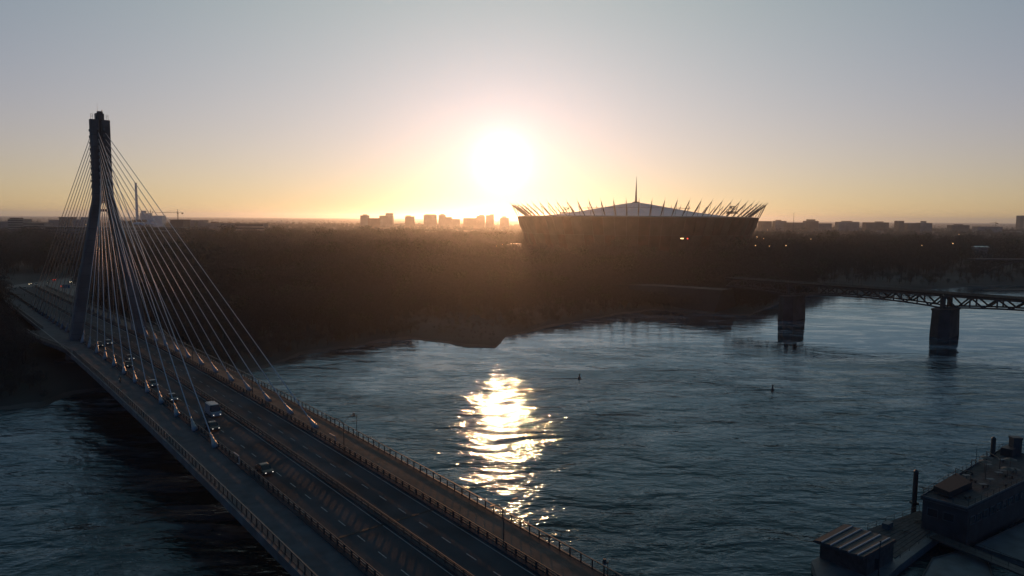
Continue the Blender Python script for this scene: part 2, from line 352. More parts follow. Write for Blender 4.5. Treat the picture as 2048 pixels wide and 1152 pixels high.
g = MB(); g.box(BP(SP, 0, 44.4), (2.2, 2.6, .9), (BN, BD, UPV)); part('crossbeam', g, M['pylon'], bridge)
for sg in (-1, 1):
    g = MB(); p = Vector((X0, Y0, 0))+BD*SP+BN*(sg*12.6)
    g.loft([[p+Vector((math.cos(i*math.pi/8)*r, math.sin(i*math.pi/8)*r, z)) for i in range(16)] for r, z in ((5.2, -2), (5.0, 1.5), (4.2, 3.6))])
    part('pylon_footing', g, M['dark_conc'], bridge)
# anchorage niches up the pylon face, then the cables with their sockets
nm = MB().box((0, 0, 0), (.6, .45, .8)).mesh('anchor_box', M['boatpale'])
def cable(s_a, l_a, s_t, l_t, h_t):
    a = BP(s_a, l_a, .3); b = BP(s_t, l_t, h_t); d = (b-a).normalized()
    g = MB(); n_ = 1; pts = []
    Ln = (b-a).length
    for i in range(n_+1):
        f = i/n_; p = a+(b-a)*f - UPV*(4*f*(1-f)*Ln*.004); pts.append(p)
    for p, q in zip(pts[:-1], pts[1:]): g.bar(p, q, .10, n=12)
    c = part('cable', g, M['cable'], bridge, smooth=True)
    g = MB(); u = d.orthogonal().normalized(); v = d.cross(u)
    rs = [(.0, .62), (.8, .58), (1.7, .42), (2.7, .26), (3.1, .20), (3.15, .24), (3.5, .24), (3.55, .13), (4.2, .13)]
    a0 = a-d*.3
    g.loft([[a0+d*t+(u*math.cos(i*math.pi/5)+v*math.sin(i*math.pi/5))*r for i in range(10)] for t, r in rs])
    part('cable_socket', g, M['socket'], c, smooth=True)
    g = MB(); g.bar(b-d*2.2, b, .2, n=8); part('anchor_tube', g, M['steel'], c)
    return c
DS, WC = 12.65, 9.88
for i in range(12):
    h = 71.6-i*2.15
    for sg in (-1, 1):
        cable(i*DS, sg*WC, SP-1.4, sg*.95, h)
        cable(SP+12.0+(11-i)*11.2, sg*WC, SP+1.4, sg*2.2, h-.4)
        o = put('anchor_box', nm, bridge); o.location = BP(SP-1.72, sg*.95, h+.5); o.rotation_euler = (0, 0, -PHI)
        o = put('anchor_box', nm, bridge); o.location = BP(SP+.6, sg*2.98, h); o.rotation_euler = (0, 0, -PHI)
# cable-plane end posts
for s_, l in ((-12.3, 8.3), (-12.3, -9.7)):
    g = MB(); g.path([BP(s_+1, l, .3), BP(s_-.2, l, .5), BP(s_, l, 1.9), BP(s_+2.5, l, 1.85)], .09); part('end_hoop', g, M['socket'], bridge)
# piers
for s in (-47, 38, 240, 300, 360):
    pz = -3 if s < 200 else 2
    for l in (-13.6, -5, 4.5, 12.6):
        if s == 38: continue
        g = MB(); p = Vector((X0, Y0, 0))+BD*s+BN*l
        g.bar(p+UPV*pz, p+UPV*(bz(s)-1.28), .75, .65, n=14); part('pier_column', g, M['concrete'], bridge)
    if s != 38:
        g = MB(); g.box(BP(s, -.5, -2.1), (24, 1.6, 1.1), (BN, BD, UPV)); part('pier_crosshead', g, M['concrete'], bridge)

# ------------------------------------------------------------------ lamps, mast posts on the bridge
def street_lamp(loc, rz, label, h=6.0, arms=2, group='street lamps', lit=False, armlen=1.7):
    t = thing('street_lamp', label, 'street lamp', loc, rz, group)
    part('pole', MB().bar((0, 0, 0), (0, 0, h*.8), .10, .06), M['darksteel'], t)
    for sg in ((-1, 1) if arms == 2 else (1,)):
        g = MB(); pts = [(sg*armlen*f, 0, h*.8+h*.2*math.sin(f*math.pi/2)) for f in (0, .3, .6, .85, 1)]
        g.path(pts, .05); part('arm', g, M['darksteel'], t)
        hd = part('lamp_head', MB().box((sg*(armlen+.25), 0, h), (.75, .3, .14)), M['darksteel'], t)
        part('lens', MB().box((sg*(armlen+.25), 0, h-.08), (.5, .22, .02)), M['lampo'] if lit else M['lampglass'], hd)
    return t
for s_, lab in ((-14.6, 'double-armed lamp post on the bridge beside the last cable socket, against the pale water'), (-62.3, 'double-armed lamp post nearest the camera, crossing the far railing by the sun glitter'), (33, 'double-armed lamp post among the far cables, third from the near end of the bridge'), (81, 'double-armed lamp post on the far walkway midway to the pylon'), (129, 'double-armed lamp post on the far walkway just before the pylon')):
    street_lamp(BP(s_, 8.9, .1), -PHI, lab, group='double-armed lamp posts on the bridge')
def mast_post(s, label, h, yl):
    t = thing('signal_post', label, 'post', BP(s, RW+.2, .12), -PHI)
    part('pole', MB().bar((0, 0, 0), (0, 0, h), .07, .05), M['darksteel'], t)
    part('bracket', MB().box((-.3, 0, h-.15), (.8, .08, .08)), M['darksteel'], t)
    b = part('lantern', MB().bar((-.6, 0, h-.1), (-.6, 0, h+.5), .3, .2, n=10), M['darksteel'], t)
    if yl: part('glass', MB().bar((-.6, 0, h-.28), (-.6, 0, h-.12), .16, n=8), M['lampglass'], b)
mast_post(-9.3, 'slim dark post with a small lantern standing outside the far railing left of the lamp', 4.2, False)
mast_post(-76.5, 'short dark post standing in for an unclear figure at the far railing near the bottom of the bridge', 1.9, True)  # lantern post standing in for an unclear dark figure at the railing

# ------------------------------------------------------------------ vehicles
def car_mesh(L_, W_, H_, van):
    hood = .82 if not van else 1.15
    body = MB(); w2 = W_/2
    # body: side profile (y forward = -y), lofted across width
    prof = [(-L_/2, .32), (-L_/2+.05, .62), (-L_/2+.2, hood*.86), (-L_/2+ (1.15 if not van else .7), hood), (L_/2-(.5 if not van else .1), hood+.08), (L_/2-.05, hood*.92), (L_/2, .5), (L_/2-.05, .28)]
    body.loft([[Vector((x*w2, y, z)) for y, z in prof] for x in (-1, 1)])
    cab = MB()
    f0, f1, b1, b0 = ((-L_/2+1.05, -L_/2+1.85, L_/2-1.25, L_/2-.35) if not van else (-L_/2+.65, -L_/2+1.35, L_/2-.15, L_/2-.1))
    zt = H_
    cab.loft([[(-w2*.93, f0, hood-.02), (w2*.93, f0, hood-.02), (w2*.93, b0, hood-.02), (-w2*.93, b0, hood-.02)],
              [(-w2*.78, f1, zt-.06), (w2*.78, f1, zt-.06), (w2*.78, b1, zt-.06), (-w2*.78, b1, zt-.06)]])
    roof = MB(); k = .77
    roof.loft([[(-w2*k, f1+.02, zt-.059), (w2*k, f1+.02, zt-.059), (w2*k, b1-.02, zt-.059), (-w2*k, b1-.02, zt-.059)],
               [(-w2*.66, f1+.25, zt), (w2*.66, f1+.25, zt), (w2*.66, b1-.2, zt), (-w2*.66, b1-.2, zt)]])
    return body, cab, roof
def car(name, label, cat, s, l, paint, van=False, lit=True, group='vehicles on the bridge', heading=math.pi, at=None, lights='head'):
    L_, W_, H_ = (4.4, 1.8, 1.48) if not van else (5.4, 2.0, 2.5)
    if name == 'bus': L_, W_, H_ = 11, 2.5, 3.0
    t = thing(name, label, cat, at if at else BP(s, l, .01), (-PHI if at is None else 0)+heading+math.pi, group)
    b, c, r = car_mesh(L_, W_, H_, van or name == 'bus')
    bo = part('body', b, paint, t); 
    if van: part('cargo_box', MB().box((0, .6, 1.75), (W_*.97, L_-2.3, 1.36)), paint, t)
    part('windows', c, M['glass'], t); part('roof', r, paint, t)
    for x in (-1, 1):
        for y in (-L_/2+.85, L_/2-.85):
            wh = part('wheel', MB().bar((x*(W_/2-.2), y, .32), (x*(W_/2+.01), y, .32), .32, n=12), M['rubber'], t)
            part('rim', MB().bar((x*(W_/2+.01), y, .32), (x*(W_/2+.02), y, .32), .19, n=8), M['socket'], wh)
        part('headlight', MB().box((x*(W_/2-.3), -L_/2-.01, .62), (.15, .08, .08)), M['head' if (lit and lights == 'head') else 'lampglass'], t)
        part('tail_light', MB().box((x*(W_/2-.22), L_/2-.01, .75), (.3, .1, .16)), M['tail'] if lights == 'tail' else M['redp'], t)
    return t
M['redp'] = mat('tail_light_unlit', (.2, .02, .02), .3)
car('hatchback', 'dark hatchback alone on the near lanes closest to the camera', 'car', -17.5, -7.2, M['car_dark'], lit=True)
car('hatchback', 'dark car just behind the white van, beside the nearest cable socket', 'car', 12, -6.7, M['car_dark'])
car('delivery_van', 'white delivery van in the middle lane beside the longest near cable', 'van', 22.1, -3.5, M['car_white'], van=True)
car('sedan', 'pale silver car between the third and fourth near cable sockets', 'car', 40.2, -7.1, M['car_silver'])
car('sedan', 'grey car by the fifth near cable socket from the camera', 'car', 57.5, -7.2, M['car_grey'])
car('sedan', 'dark car with lights on close behind another near the seventh cable socket', 'car', 86.4, -6.8, M['car_dark'])
car('minivan', 'pale tall minivan in the inner lane above the dark car', 'van', 97, -4.2, M['car_silver'])
car('sedan', 'dark car nearest the pylon on the outer lane', 'car', 128, -6.8, M['car_dark'])
car('sedan', 'grey car nearest the pylon on the inner lane', 'car', 131, -3.6, M['car_grey'])
jn = [('sedan', 61, 569, 'dark car with bright headlights leftmost in the junction', 'car_dark', 'headw'), ('sedan', 73, 570, 'second car from the left in the junction with dim headlights', 'car_grey', 'head'),
      ('sedan', 97, 566, 'car with headlights in the middle of the junction', 'car_dark', 'headw'), ('sedan', 109, 561, 'car with red tail lights farthest up the junction road', 'car_redcar', 'tail'),
      ('sedan', 125, 574, 'car with red tail lights waiting beside the pylon', 'car_dark', 'tail'), ('sedan', 142, 565, 'car with yellow headlight next to the pylon leg', 'car_grey', 'headw'),
      ('sedan', 79, 579, 'dark parked car at the near side of the junction, centre', 'car_dark', 'none'), ('sedan', 50, 578, 'long pale car at the left edge of the junction', 'car_silver', 'none'), ('sedan', 104, 586, 'dark car lowest in the junction on the slip road', 'car_dark', 'none')]
def jz(): return 4.6
for nm_, x, y, lab, pt, li in jn:
    p = onz(x, y, 4.65); lit = li != 'none'
    t = car(nm_, lab, 'car', 0, 0, M[pt], at=p, heading=(math.pi if li != 'tail' else 0)+R(30), group='cars at the road junction', lit=lit, lights=('tail' if li == 'tail' else 'head'))
    if li == 'headw':
        for ch in t.children:
            if ch.name.startswith('headlight'): ch.data.materials[0] = M['headw']

# cyclist on the near walkway
def skin_body(name, verts, edges, radii, parent, m):
    me = bpy.data.meshes.new(name); me.from_pydata(verts, edges, []); o = put(name, me, parent)
    o.modifiers.new('skin', 'SKIN'); s = o.modifiers.new('sub', 'SUBSURF'); s.levels = 1; s.render_levels = 1
    for i, r in enumerate(radii): me.skin_vertices[0].data[i].radius = (r, r)
    me.skin_vertices[0].data[0].use_root = True
    me.materials.append(m); return o
pr = thing('person', 'person in dark clothes riding a bicycle on the near walkway', 'person', BP(64.9, -13, .1), -PHI+math.pi)
V = [(0, .25, .98), (0, .1, 1.2), (0, -.12, 1.48), (0, -.18, 1.58), (0, -.22, 1.72), (-.12, .22, .92), (-.13, -.18, .75), (-.13, 0, .36), (-.13, -.1, .30), (.12, .22, .92), (.13, -.05, .62), (.13, .1, .2), (.13, 0, .14),
     (-.2, -.1, 1.42), (-.26, -.3, 1.22), (-.24, -.52, 1.08), (.2, -.1, 1.42), (.26, -.3, 1.22), (.24, -.52, 1.08)]
E_ = [(0, 1), (1, 2), (2, 3), (3, 4), (0, 5), (5, 6), (6, 7), (7, 8), (0, 9), (9, 10), (10, 11), (11, 12), (2, 13), (13, 14), (14, 15), (2, 16), (16, 17), (17, 18)]
skin_body('body', V, E_, [.15, .15, .14, .06, .11, .1, .075, .05, .05, .1, .075, .05, .05, .06, .05, .035, .06, .05, .035], pr, M['cloth'])
part('head', MB().bar((0, -.23, 1.62), (0, -.25, 1.82), .09, .08, n=10), M['skin'], pr)
bk = thing('bicycle', 'bicycle with a white front light under the rider on the near walkway', 'bicycle', BP(64.9, -13, .1), -PHI+math.pi)
g = MB(); g.path([(0, .5, .34), (0, .15, .4), (0, -.45, .85), (0, .2, .88), (0, .15, .4)], .02); g.bar((0, -.45, .95), (0, -.55, .34), .018); g.bar((-.25, -.45, 1.02), (.25, -.45, 1.02), .015); part('frame', g, M['darksteel'], bk)
for y in (.5, -.55):
    g = MB(); pts = [(0, y+.33*math.cos(a), .34+.33*math.sin(a)) for a in np.linspace(0, 2*math.pi, 15)]; g.path(pts, .022, 4)
    for a in np.linspace(0, math.pi, 5): g.bar((0, y+.33*math.cos(a), .34+.33*math.sin(a)), (0, y-.33*math.cos(a), .34-.33*math.sin(a)), .004, n=3)
    part('wheel', g, M['rubber'], bk)
part('front_light', MB().box((0, -.6, .95), (.1, .08, .1)), M['head'], bk)

# ------------------------------------------------------------------ junction plaza and cross road
def sheet(name, pts, z, m):
    g = MB(); g.add([(p.x, p.y, z) for p in pts], [tuple(range(len(pts)))]); return part(name, g, m, None, kind='structure')
pts = [onz(x, y, 4.6) for x, y in ((-60, 576), (20, 571), (60, 566), (110, 559), (150, 554), (230, 548), (300, 546), (300, 551), (235, 556), (185, 562), (165, 575), (140, 600), (60, 604), (20, 590), (-60, 592))]
g = MB(); g.prism([(p.x, p.y) for p in pts], 3.0, 4.6); part('road', g, M['road'], None, kind='structure')
for (x, y, h, lab) in ((65, 577, 9, 'tall lamp pole in the middle of the road junction'), (20, 571, 8, 'lamp pole at the left end of the junction road'), (143, 560, 9, 'lamp pole beside the pylon leg at the junction'), (86, 560, 7, 'short lamp pole behind the junction cars'), (30, 560, 12, 'lamp pole in the trees left of the junction'), (54, 558, 12, 'second lamp pole in the trees behind the junction')):
    street_lamp(onz(x, y, 4.6), .3, lab, h=h, arms=1, group='lamp poles at the road junction')
t = thing('direction_sign', 'pale blue rectangular direction sign beside the pylon at the junction', 'sign', onz(134, 590, 4.6))
part('panel', MB().box((0, 0, 5.2), (4.2, .15, 2.2)), M['signblue'], t)
for x in (-1.4, 1.4): part('post', MB().bar((x, .1, 0), (x, .1, 5), .1), M['steel'], t)

# ------------------------------------------------------------------ stadium
SD = 862.0; SCX = atd(1271, 440, SD).x; K = SD/FPX*.967
stad = thing('stadium', 'large oval stadium with a ring of leaning masts and a tented roof with a spire', 'stadium', (SCX, SD, 0))
def rr_(z): return (255-.66*(72-z))*K
def SPt(th, r, z): return Vector((math.cos(th)*r, math.sin(th)*r*.90, z))
def ztip(th): return 72.3-1.3*math.cos(2*th)+.6*math.cos(th+1.0)
NB = 72
th_ = [2*math.pi*(i+.5)/NB for i in range(NB)]
mastm = {}
for i, th in enumerate(th_):
    zt = ztip(th); T = SPt(th, rr_(72), zt-2.5); B = SPt(th, 226*K, 55.5); g = MB()
    mid = T+(B-T)*.35; g.bar(B, B+(T-B)*.4, .4, .72, n=6); g.bar(B+(T-B)*.4, T, .72, .3, n=6); g.bar(T, T+(T-B).normalized()*3.6+UPV*1.0, .16, .05, n=5)
    m_ = part('mast', g, M['mast'], stad)
    g = MB(); O = SPt(th, rr_(55), 54.9); g.bar(T, O, .22, n=5); part('tie', g, M['mast'], m_)
def fz(th): return 54.6+.5*math.cos(2*th)*-1
rows = [4, 20, 36, 54.6]
for i in range(NB):
    a0, a1 = th_[i]+.0015, th_[(i+1) % NB]-.0015
    if a1 < a0: a1 += 2*math.pi
    for k in range(3):
        z0, z1 = rows[k]+.1, rows[k+1]-.1; am = (a0+a1)/2; g = MB(); off = .9 if (i+k) % 2 else .35
        P = [SPt(a0, rr_(z0), z0), SPt(a1, rr_(z0), z0), SPt(a1, rr_(z1), z1), SPt(a0, rr_(z1), z1)]; cpt = SPt(am, rr_((z0+z1)/2)+off, (z0+z1)/2)
        Q = [SPt(a, rr_(z)-.6, z) for a, z in ((a0, z0), (a1, z0), (a1, z1), (a0, z1))]
        g.add(P+[cpt]+Q, [(0, 1, 4), (1, 2, 4), (2, 3, 4), (3, 0, 4), (8, 7, 6, 5), (0, 5, 6, 1), (1, 6, 7, 2), (2, 7, 8, 3), (3, 8, 5, 0)])
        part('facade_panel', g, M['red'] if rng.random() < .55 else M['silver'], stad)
nb = 96; ths = [2*math.pi*i/nb for i in range(nb)]
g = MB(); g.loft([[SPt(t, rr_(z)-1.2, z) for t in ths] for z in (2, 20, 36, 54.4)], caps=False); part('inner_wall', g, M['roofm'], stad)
g = MB(); g.loft([[SPt(t, r, z) for t in ths] for r, z in ((rr_(55)-1.0, 54.3), (rr_(55), 55.2), (224*K, 56.2), (222*K, 54.5))], caps=False); part('ring_beam', g, M['roofm'], stad)
rp = [(222, 54.5), (214, 55.6), (200, 55.4), (184, 56.6), (150, 59.0), (120, 61.3), (91, 64.0), (60, 67.2), (30, 70.4), (14, 71.8), (2, 72.2)]
rg = MB()
rings = []
for r, z in rp:
    rings.append([SPt(t, r*K, z-.9*(abs(math.sin(t*18)) < .5)*(r < 220 and r > 30)*(1-r/260)) for t in ths])
for i in range(24):
    g = MB(); idx = [(i*4+j) % nb for j in range(5)]
    g.loft([[rk[j] for j in idx] for rk in rings], close=False); part('roof_segment', g, M['membrane'], stad, smooth=False)
g = MB()
for i in range(48):
    a, b = ths[i*2], ths[(i*2+2) % nb]; g.bar(SPt(a, 110*K, 65.6), SPt(b, 110*K, 65.6), .22, n=4)
part('tension_ring', g, M['darksteel'], stad)
g = MB(); g.loft([[Vector((math.cos(i*math.pi/4)*r, math.sin(i*math.pi/4)*r, z)) for i in range(8)] for r, z in ((.5, 60), (1.5, 72), (1.2, 77), (.75, 88), (.35, 97), (.08, 103.5))]); part('spire', g, M['mast'], stad)
g = MB(); g.loft([[Vector((math.cos(i*math.pi/4)*r, math.sin(i*math.pi/4)*r, z)) for i in range(8)] for r, z in ((6, 71.6), (4, 72.8), (1.6, 73.6))]); part('roof_cap', g, M['darksteel'], stad)
def sign(name, body, th, r, z, size, label):
    cu = bpy.data.curves.new(name, 'FONT'); cu.body = body; cu.size = size; cu.extrude = .3; cu.align_x = 'CENTER'; cu.offset = .08
    o = bpy.data.objects.new(name, cu); C.objects.link(o); o.parent = stad; o.location = SPt(th, r, z)
    nx, ny = math.cos(th), math.sin(th)/.9; o.rotation_euler = (R(90), 0, math.atan2(ny, nx)+R(90)); cu.materials.append(M['darksteel']); bpy.context.view_layer.update(); me = bpy.data.meshes.new_from_object(o); mw = o.location.copy(), o.rotation_euler.copy(); bpy.data.objects.remove(o); o = put(name, me, stad); o.location, o.rotation_euler = mw; o['label'] = label
for x, tb in ((1430, -1), (1145, 1)):
    cx = (x-1276)/255; th = tb*math.acos(cx*.995/.9)
    sign('sign_lettering', 'PGE', th, 228*K, 64, 5.0, 'three large dark letters on the roof edge')
    sign('sign_lettering', 'NARODOWY', th, 228*K, 59.4, 3.4, 'dark word of smaller letters on the roof edge')
    g = MB(); nx, ny = math.cos(th), math.sin(th)/.9; tv = Vector((-ny, nx, 0)).normalized()
    p = SPt(th, 227*K, 0)
    for zz in (59.2, 63.8): g.bar(p+tv*-13+UPV*zz, p+tv*13+UPV*zz, .12, n=4)
    for q in (-12, -6, 0, 6, 12): g.bar(p+tv*q+UPV*55.5, p+tv*q+UPV*(63.8 if abs(q) < 10 else 59.2), .1, n=4)
    part('sign_frame', g, M['darksteel'], stad)
for x, y, mm, lab in ((1364, 477, 'lampo', 'pair of warm floodlights low on the near side of the stadium'), (1375, 477, 'tail', 'small red light beside the floodlights low on the stadium')):
    p = atd(x, y, SD-150)
    t = thing('floodlight', lab, 'floodlight', (p.x, p.y, 3)); part('pole', MB().bar((0, 0, 0), (0, 0, p.z-3), .2), M['darksteel'], t)
    for q in ((-.9, .9) if mm == 'lampo' else (0,)): part('lamp', MB().box((q, -.2, p.z-3), (.8, .4, .8)), M[mm], t)

# ------------------------------------------------------------------ railway truss bridge
rb = thing('railway_bridge', 'dark steel truss railway bridge on stone piers crossing the river at the right', 'bridge')
P1 = onz(1582, 634, 0); P2 = onz(1897, 676, 0)
P1 = Vector((150.5, 384, 0)); P2 = Vector((201, 331, 0))
RD = (P1-P2).normalized(); RN = Vector((RD.y, -RD.x, 0))
span = (P1-P2).length
def RP(u, l, z): return P2+RD*(u*span)+RN*l+UPV*z
def pierpoly(w_, lh, nose): return [(-w_/2, -lh), (0, -lh-nose), (w_/2, -lh), (w_/2, lh), (0, lh+nose), (-w_/2, lh)]
for u in (-1, 0, 1):
    g = MB(); base = RP(u, 0, 0)
    for z0, z1, w0, w1 in ((-5, 12.2, 8.6, 7.6),):
        g.loft([[base+RD*a+RN*b+UPV*z0 for a, b in pierpoly(w0, 7.5, 3)], [base+RD*a+RN*b+UPV*z1 for a, b in pierpoly(w1, 7.0, 2.6)]])
    pi = part('pier', g, M['dark_conc'], rb)
    g = MB(); g.loft([[base+RD*a*1.04+RN*b*1.03+UPV*12.202 for a, b in pierpoly(7.9, 7.2, 2.8)], [base+RD*a*1.04+RN*b*1.03+UPV*13.0 for a, b in pierpoly(7.9, 7.2, 2.8)]]); part('capstone', g, M['dark_conc'], pi)
TL = 5.2
for u in (-2, -1, 0, 1):
    nb_ = 14 if u < 1 else 7; fe = .995 if u < 1 else .5
    for side in (-1, 1):
        def low(f): return 13.4+2.0*math.sin(math.pi*f)**.8
        g = MB(); topc = [RP(u+f, side*TL, 19.2) for f in np.linspace(.005, fe, nb_+1)]; lowc = [RP(u+f, side*TL, low(f)) for f in np.linspace(.005, fe, nb_+1)]
        for a, b in zip(topc[:-1], topc[1:]): g.box((a+b)/2, ((b-a).length, .9, 1.1), (RD, RN, UPV))
        part('top_chord', g, M['darksteel'], rb)
        g = MB()
        for a, b in zip(lowc[:-1], lowc[1:]):
            d = (b-a).normalized(); g.box((a+b)/2, ((b-a).length, .6, .7), (d, RN, d.cross(RN)*-1))
        part('bottom_chord', g, M['darksteel'], rb)
        for k in range(nb_):
            g = MB(); a, b = (lowc[k], topc[k+1]) if k % 2 else (topc[k], lowc[k+1]); g.bar(a, b, .38, n=4); part('diagonal', g, M['darksteel'], rb)
        for k in range(0, nb_+1, 2):
            g = MB(); g.bar(lowc[k], topc[k], .34 if k not in (0, nb_) else .8, n=4); part('upright', g, M['darksteel'], rb)
    g = MB(); g.box(RP(u+fe/2, 0, 19.85), (span*fe, TL*2+2.6, .5), (RD, RN, UPV)); part('track_deck', g, M['ballast'], rb)
    for side in (-1, 1):
        g = MB(); l = side*(TL+1.2)
        for f in np.linspace(0, 1, 28): g.bar(RP(u+f*fe, l, 20.1), RP(u+f*fe, l, 21.2), .05, n=4)
        g.bar(RP(u, l, 21.2), RP(u+fe, l, 21.2), .06, n=4); part('parapet_rail', g, M['darksteel'], rb)
for px in (1995,):
    p = atd(px, 590, 0) if False else None
for u in (-.42, .55):
    g = MB(); g.bar(RP(u, -5.5, 20.1), RP(u, -5.5, 26.7), .14, n=5); g.bar(RP(u, 5.5, 20.1), RP(u, 5.5, 26.7), .14, n=5); g.bar(RP(u, -5.5, 26.2), RP(u, 5.5, 26.2), .1, n=5)
    part('catenary_gantry', g, M['darksteel'], rb)
# abutment / land spans on the far bank
g = MB(); g.loft([[RP(u_, l_, z_) for l_, z_ in ((-h_, 1.0), (-5.5, h_), (5.5, h_), (h_, 1.0))] for u_, h_ in ((1.53, 13), (2.2, 12), (3.0, 9), (4.0, 6))]); part('embankment', g, M['ground'], rb)

# arch bridge behind, at the right edge
ab = thing('arch_bridge', 'distant low arch bridge behind the railway bridge at the right edge', 'bridge')
for k in range(3):
    c0 = 449+k*86; g = MB(); n_ = 18; yb = 690
    for side in (-5, 5):
        pts = [Vector((c0+80*f, yb+side, 2+13.5*math.sin(math.pi*f)**.9)) for f in np.linspace(0, 1, n_+1)]
        for a, b in zip(pts[:-1], pts[1:]): g.bar(a, b, .8, n=4)
        for q in pts[1:-1:2]: g.bar(q, (q.x, q.y, 16.2), .25, n=4)
    part('arch', g, M['concrete'], ab)
    part('pier', MB().box((c0-3, yb, 4), (5, 14, 12)), M['dark_conc'], ab)
part('deck', MB().box((580, 690, 16.9), (280, 13, 1.2)), M['concrete'], ab)
g = MB()
for x in np.arange(442, 720, 3): g.bar((x, 683.8, 17.5), (x, 683.8, 18.6), .08, n=3)
g.bar((441, 683.8, 18.6), (719, 683.8, 18.6), .08, n=4); part('parapet', g, M['concrete'], ab)
# sandbank
pl = [onz(x, y, .35) for x, y in ((1990, 579.5), (1965, 578.5), (1985, 577.8), (2048, 577), (2200, 575.5), (2200, 578), (2048, 579.5))]
g = MB(); g.prism([(p.x, p.y) for p in pl], -.8, .35); part('sandbank', g, M['sand'], None, kind='structure')

# ------------------------------------------------------------------ buoys
for x, y, lab in ((1159, 757, 'small dark river buoy with a wake, left of centre in open water'), (1545, 780, 'small dark river buoy with a wake, farther right')):
    t = thing('river_buoy', lab, 'buoy', onz(x, y, 0), group='river buoys')
    g = MB(); g.loft([[Vector((math.cos(i*math.pi/5)*r, math.sin(i*math.pi/5)*r, z)) for i in range(10)] for r, z in ((.3, -.5), (.55, 0), (.5, .35), (.2, .6), (.16, 1.25), (.3, 1.3), (.25, 1.6))]); part('float', g, M['boatdark'], t, smooth=True)
    g = MB(); g.loft([[Vector((-d, a, z)) for a, z in ((-wd, -.05), (0, .16*(1-d/9)), (wd, -.05))] for d, wd in ((.3, .25), (2, .35), (5, .4), (8.5, .15))]); part('wake', g, M['boatdark'], t, smooth=True)

# ------------------------------------------------------------------ moored boats, pontoon, gangway (bottom right)
BX = Vector((0.80, .60, 0)).normalized()
def quadbox(pxs, z0, z1):
    g = MB(); P = [onz(x, y, z1) for x, y in pxs]; g.prism([(p.x, p.y) for p in P], z0, z1); return g
ba = thing('passenger_barge', 'long low moored barge with a striped pitched roof at its near end', 'barge')
part('hull', quadbox([(1623, 1122), (1700, 1075), (1832, 1024), (1900, 1040), (1890, 1062), (1800, 1130), (1745, 1180), (1640, 1170)], -1, 1.3), M['boatpale'], ba)
dk = [(1665, 1098), (1722, 1052), (1800, 1022), (1872, 1040), (1856, 1050), (1760, 1112)]
A = [onz(x, y, 1.31) for x, y in ((1735, 1060), (1838, 1022), (1893, 1040), (1790, 1118))]
e1 = A[1]-A[0]; e2 = A[3]-A[0]
for k in range(9):
    f0, f1 = k/9+.004, (k+1)/9-.004
    P = [A[0]+(A[3]-A[0])*f0, A[1]+(A[2]-A[1])*f0, A[1]+(A[2]-A[1])*f1, A[0]+(A[3]-A[0])*f1]
    g = MB(); g.prism([(p.x, p.y) for p in P], 1.31, 1.42+.01*(k % 2)); part('deck_board', g, M['wood'], ba)
# cabin with pitched roof: corners in px at eaves height
Z1 = 4.3
W = [onz(x, y, Z1) for x, y in ((1641, 1078), (1697, 1054), (1788, 1083), (1735, 1113))]
g = MB(); g.prism([(p.x, p.y) for p in W], 1.31, Z1-.05); cb = part('cabin', g, M['wood'], ba)
Rf = [onz(x, y, Z1+.5) for x, y in ((1627, 1080), (1688, 1048), (1792, 1081), (1727, 1116))]
g = MB(); lo = [p-UPV*.35 for p in Rf]; g.loft([lo, Rf]); rf = part('roof', g, M['sheet'], ba)
for k in range(6):
    f = (k+.15)/5.6
    a = Rf[0].lerp(Rf[3], f); b = Rf[1].lerp(Rf[2], f); a2 = Rf[0].lerp(Rf[3], min(1, f+.135)); b2 = Rf[1].lerp(Rf[2], min(1, f+.135))
    g = MB(); g.loft([[a+UPV*.01, b+UPV*.01, b2+UPV*.01, a2+UPV*.01], [a+UPV*.05, b+UPV*.05, b2+UPV*.2, a2+UPV*.2]]); pnl = part('roof_panel', g, M['sheet'], rf)
    if k < 5:
        d = (a2-a).normalized()*.16; g = MB(); g.loft([[a2+UPV*.02, b2+UPV*.02, b2+d+UPV*.02, a2+d+UPV*.02], [a2+UPV*.22, b2+UPV*.22, b2+d+UPV*.22, a2+d+UPV*.22]]); part('roof_strip', g, M['strip'], rf)
t2 = W[3].lerp(W[2], .3); g = MB(); g.box(t2-UPV*1.9+Vector((.06, -.06, 0)), (1.1, .1, 1.6)); part('window', g, M['glass'], cb)
def rail_run(parent, pts, hgt, step, name='railing', r=.04, mid=True):
    g = MB()
    for a, b in zip(pts[:-1], pts[1:]):
        n_ = max(1, int((b-a).length/step)); g.bar(a+UPV*hgt, b+UPV*hgt, r, n=5)
        if mid: g.bar(a+UPV*hgt*.5, b+UPV*hgt*.5, r*.7, n=4)
        for k in range(n_+1): p = a.lerp(b, k/n_); g.bar(p, p+UPV*hgt, r, n=5)
    return part(name, g, M['darksteel'], parent)
rail_run(ba, [onz(x, y, 1.4) for x, y in ((1735, 1060), (1838, 1022))], 1.0, 2.5)
rail_run(ba, [onz(x, y, 1.4) for x, y in ((1800, 1116), (1888, 1052))], .5, 3.5)
for k, (x, y) in enumerate(((1862, 1030), (1885, 1038), (1775, 1050))):
    g = MB(); g.box(onz(x, y, 1.9), (1.8, 1.0, .9), (BX, BX.cross(UPV)*-1, UPV)); part('deck_box', g, M['boatpale'], ba)
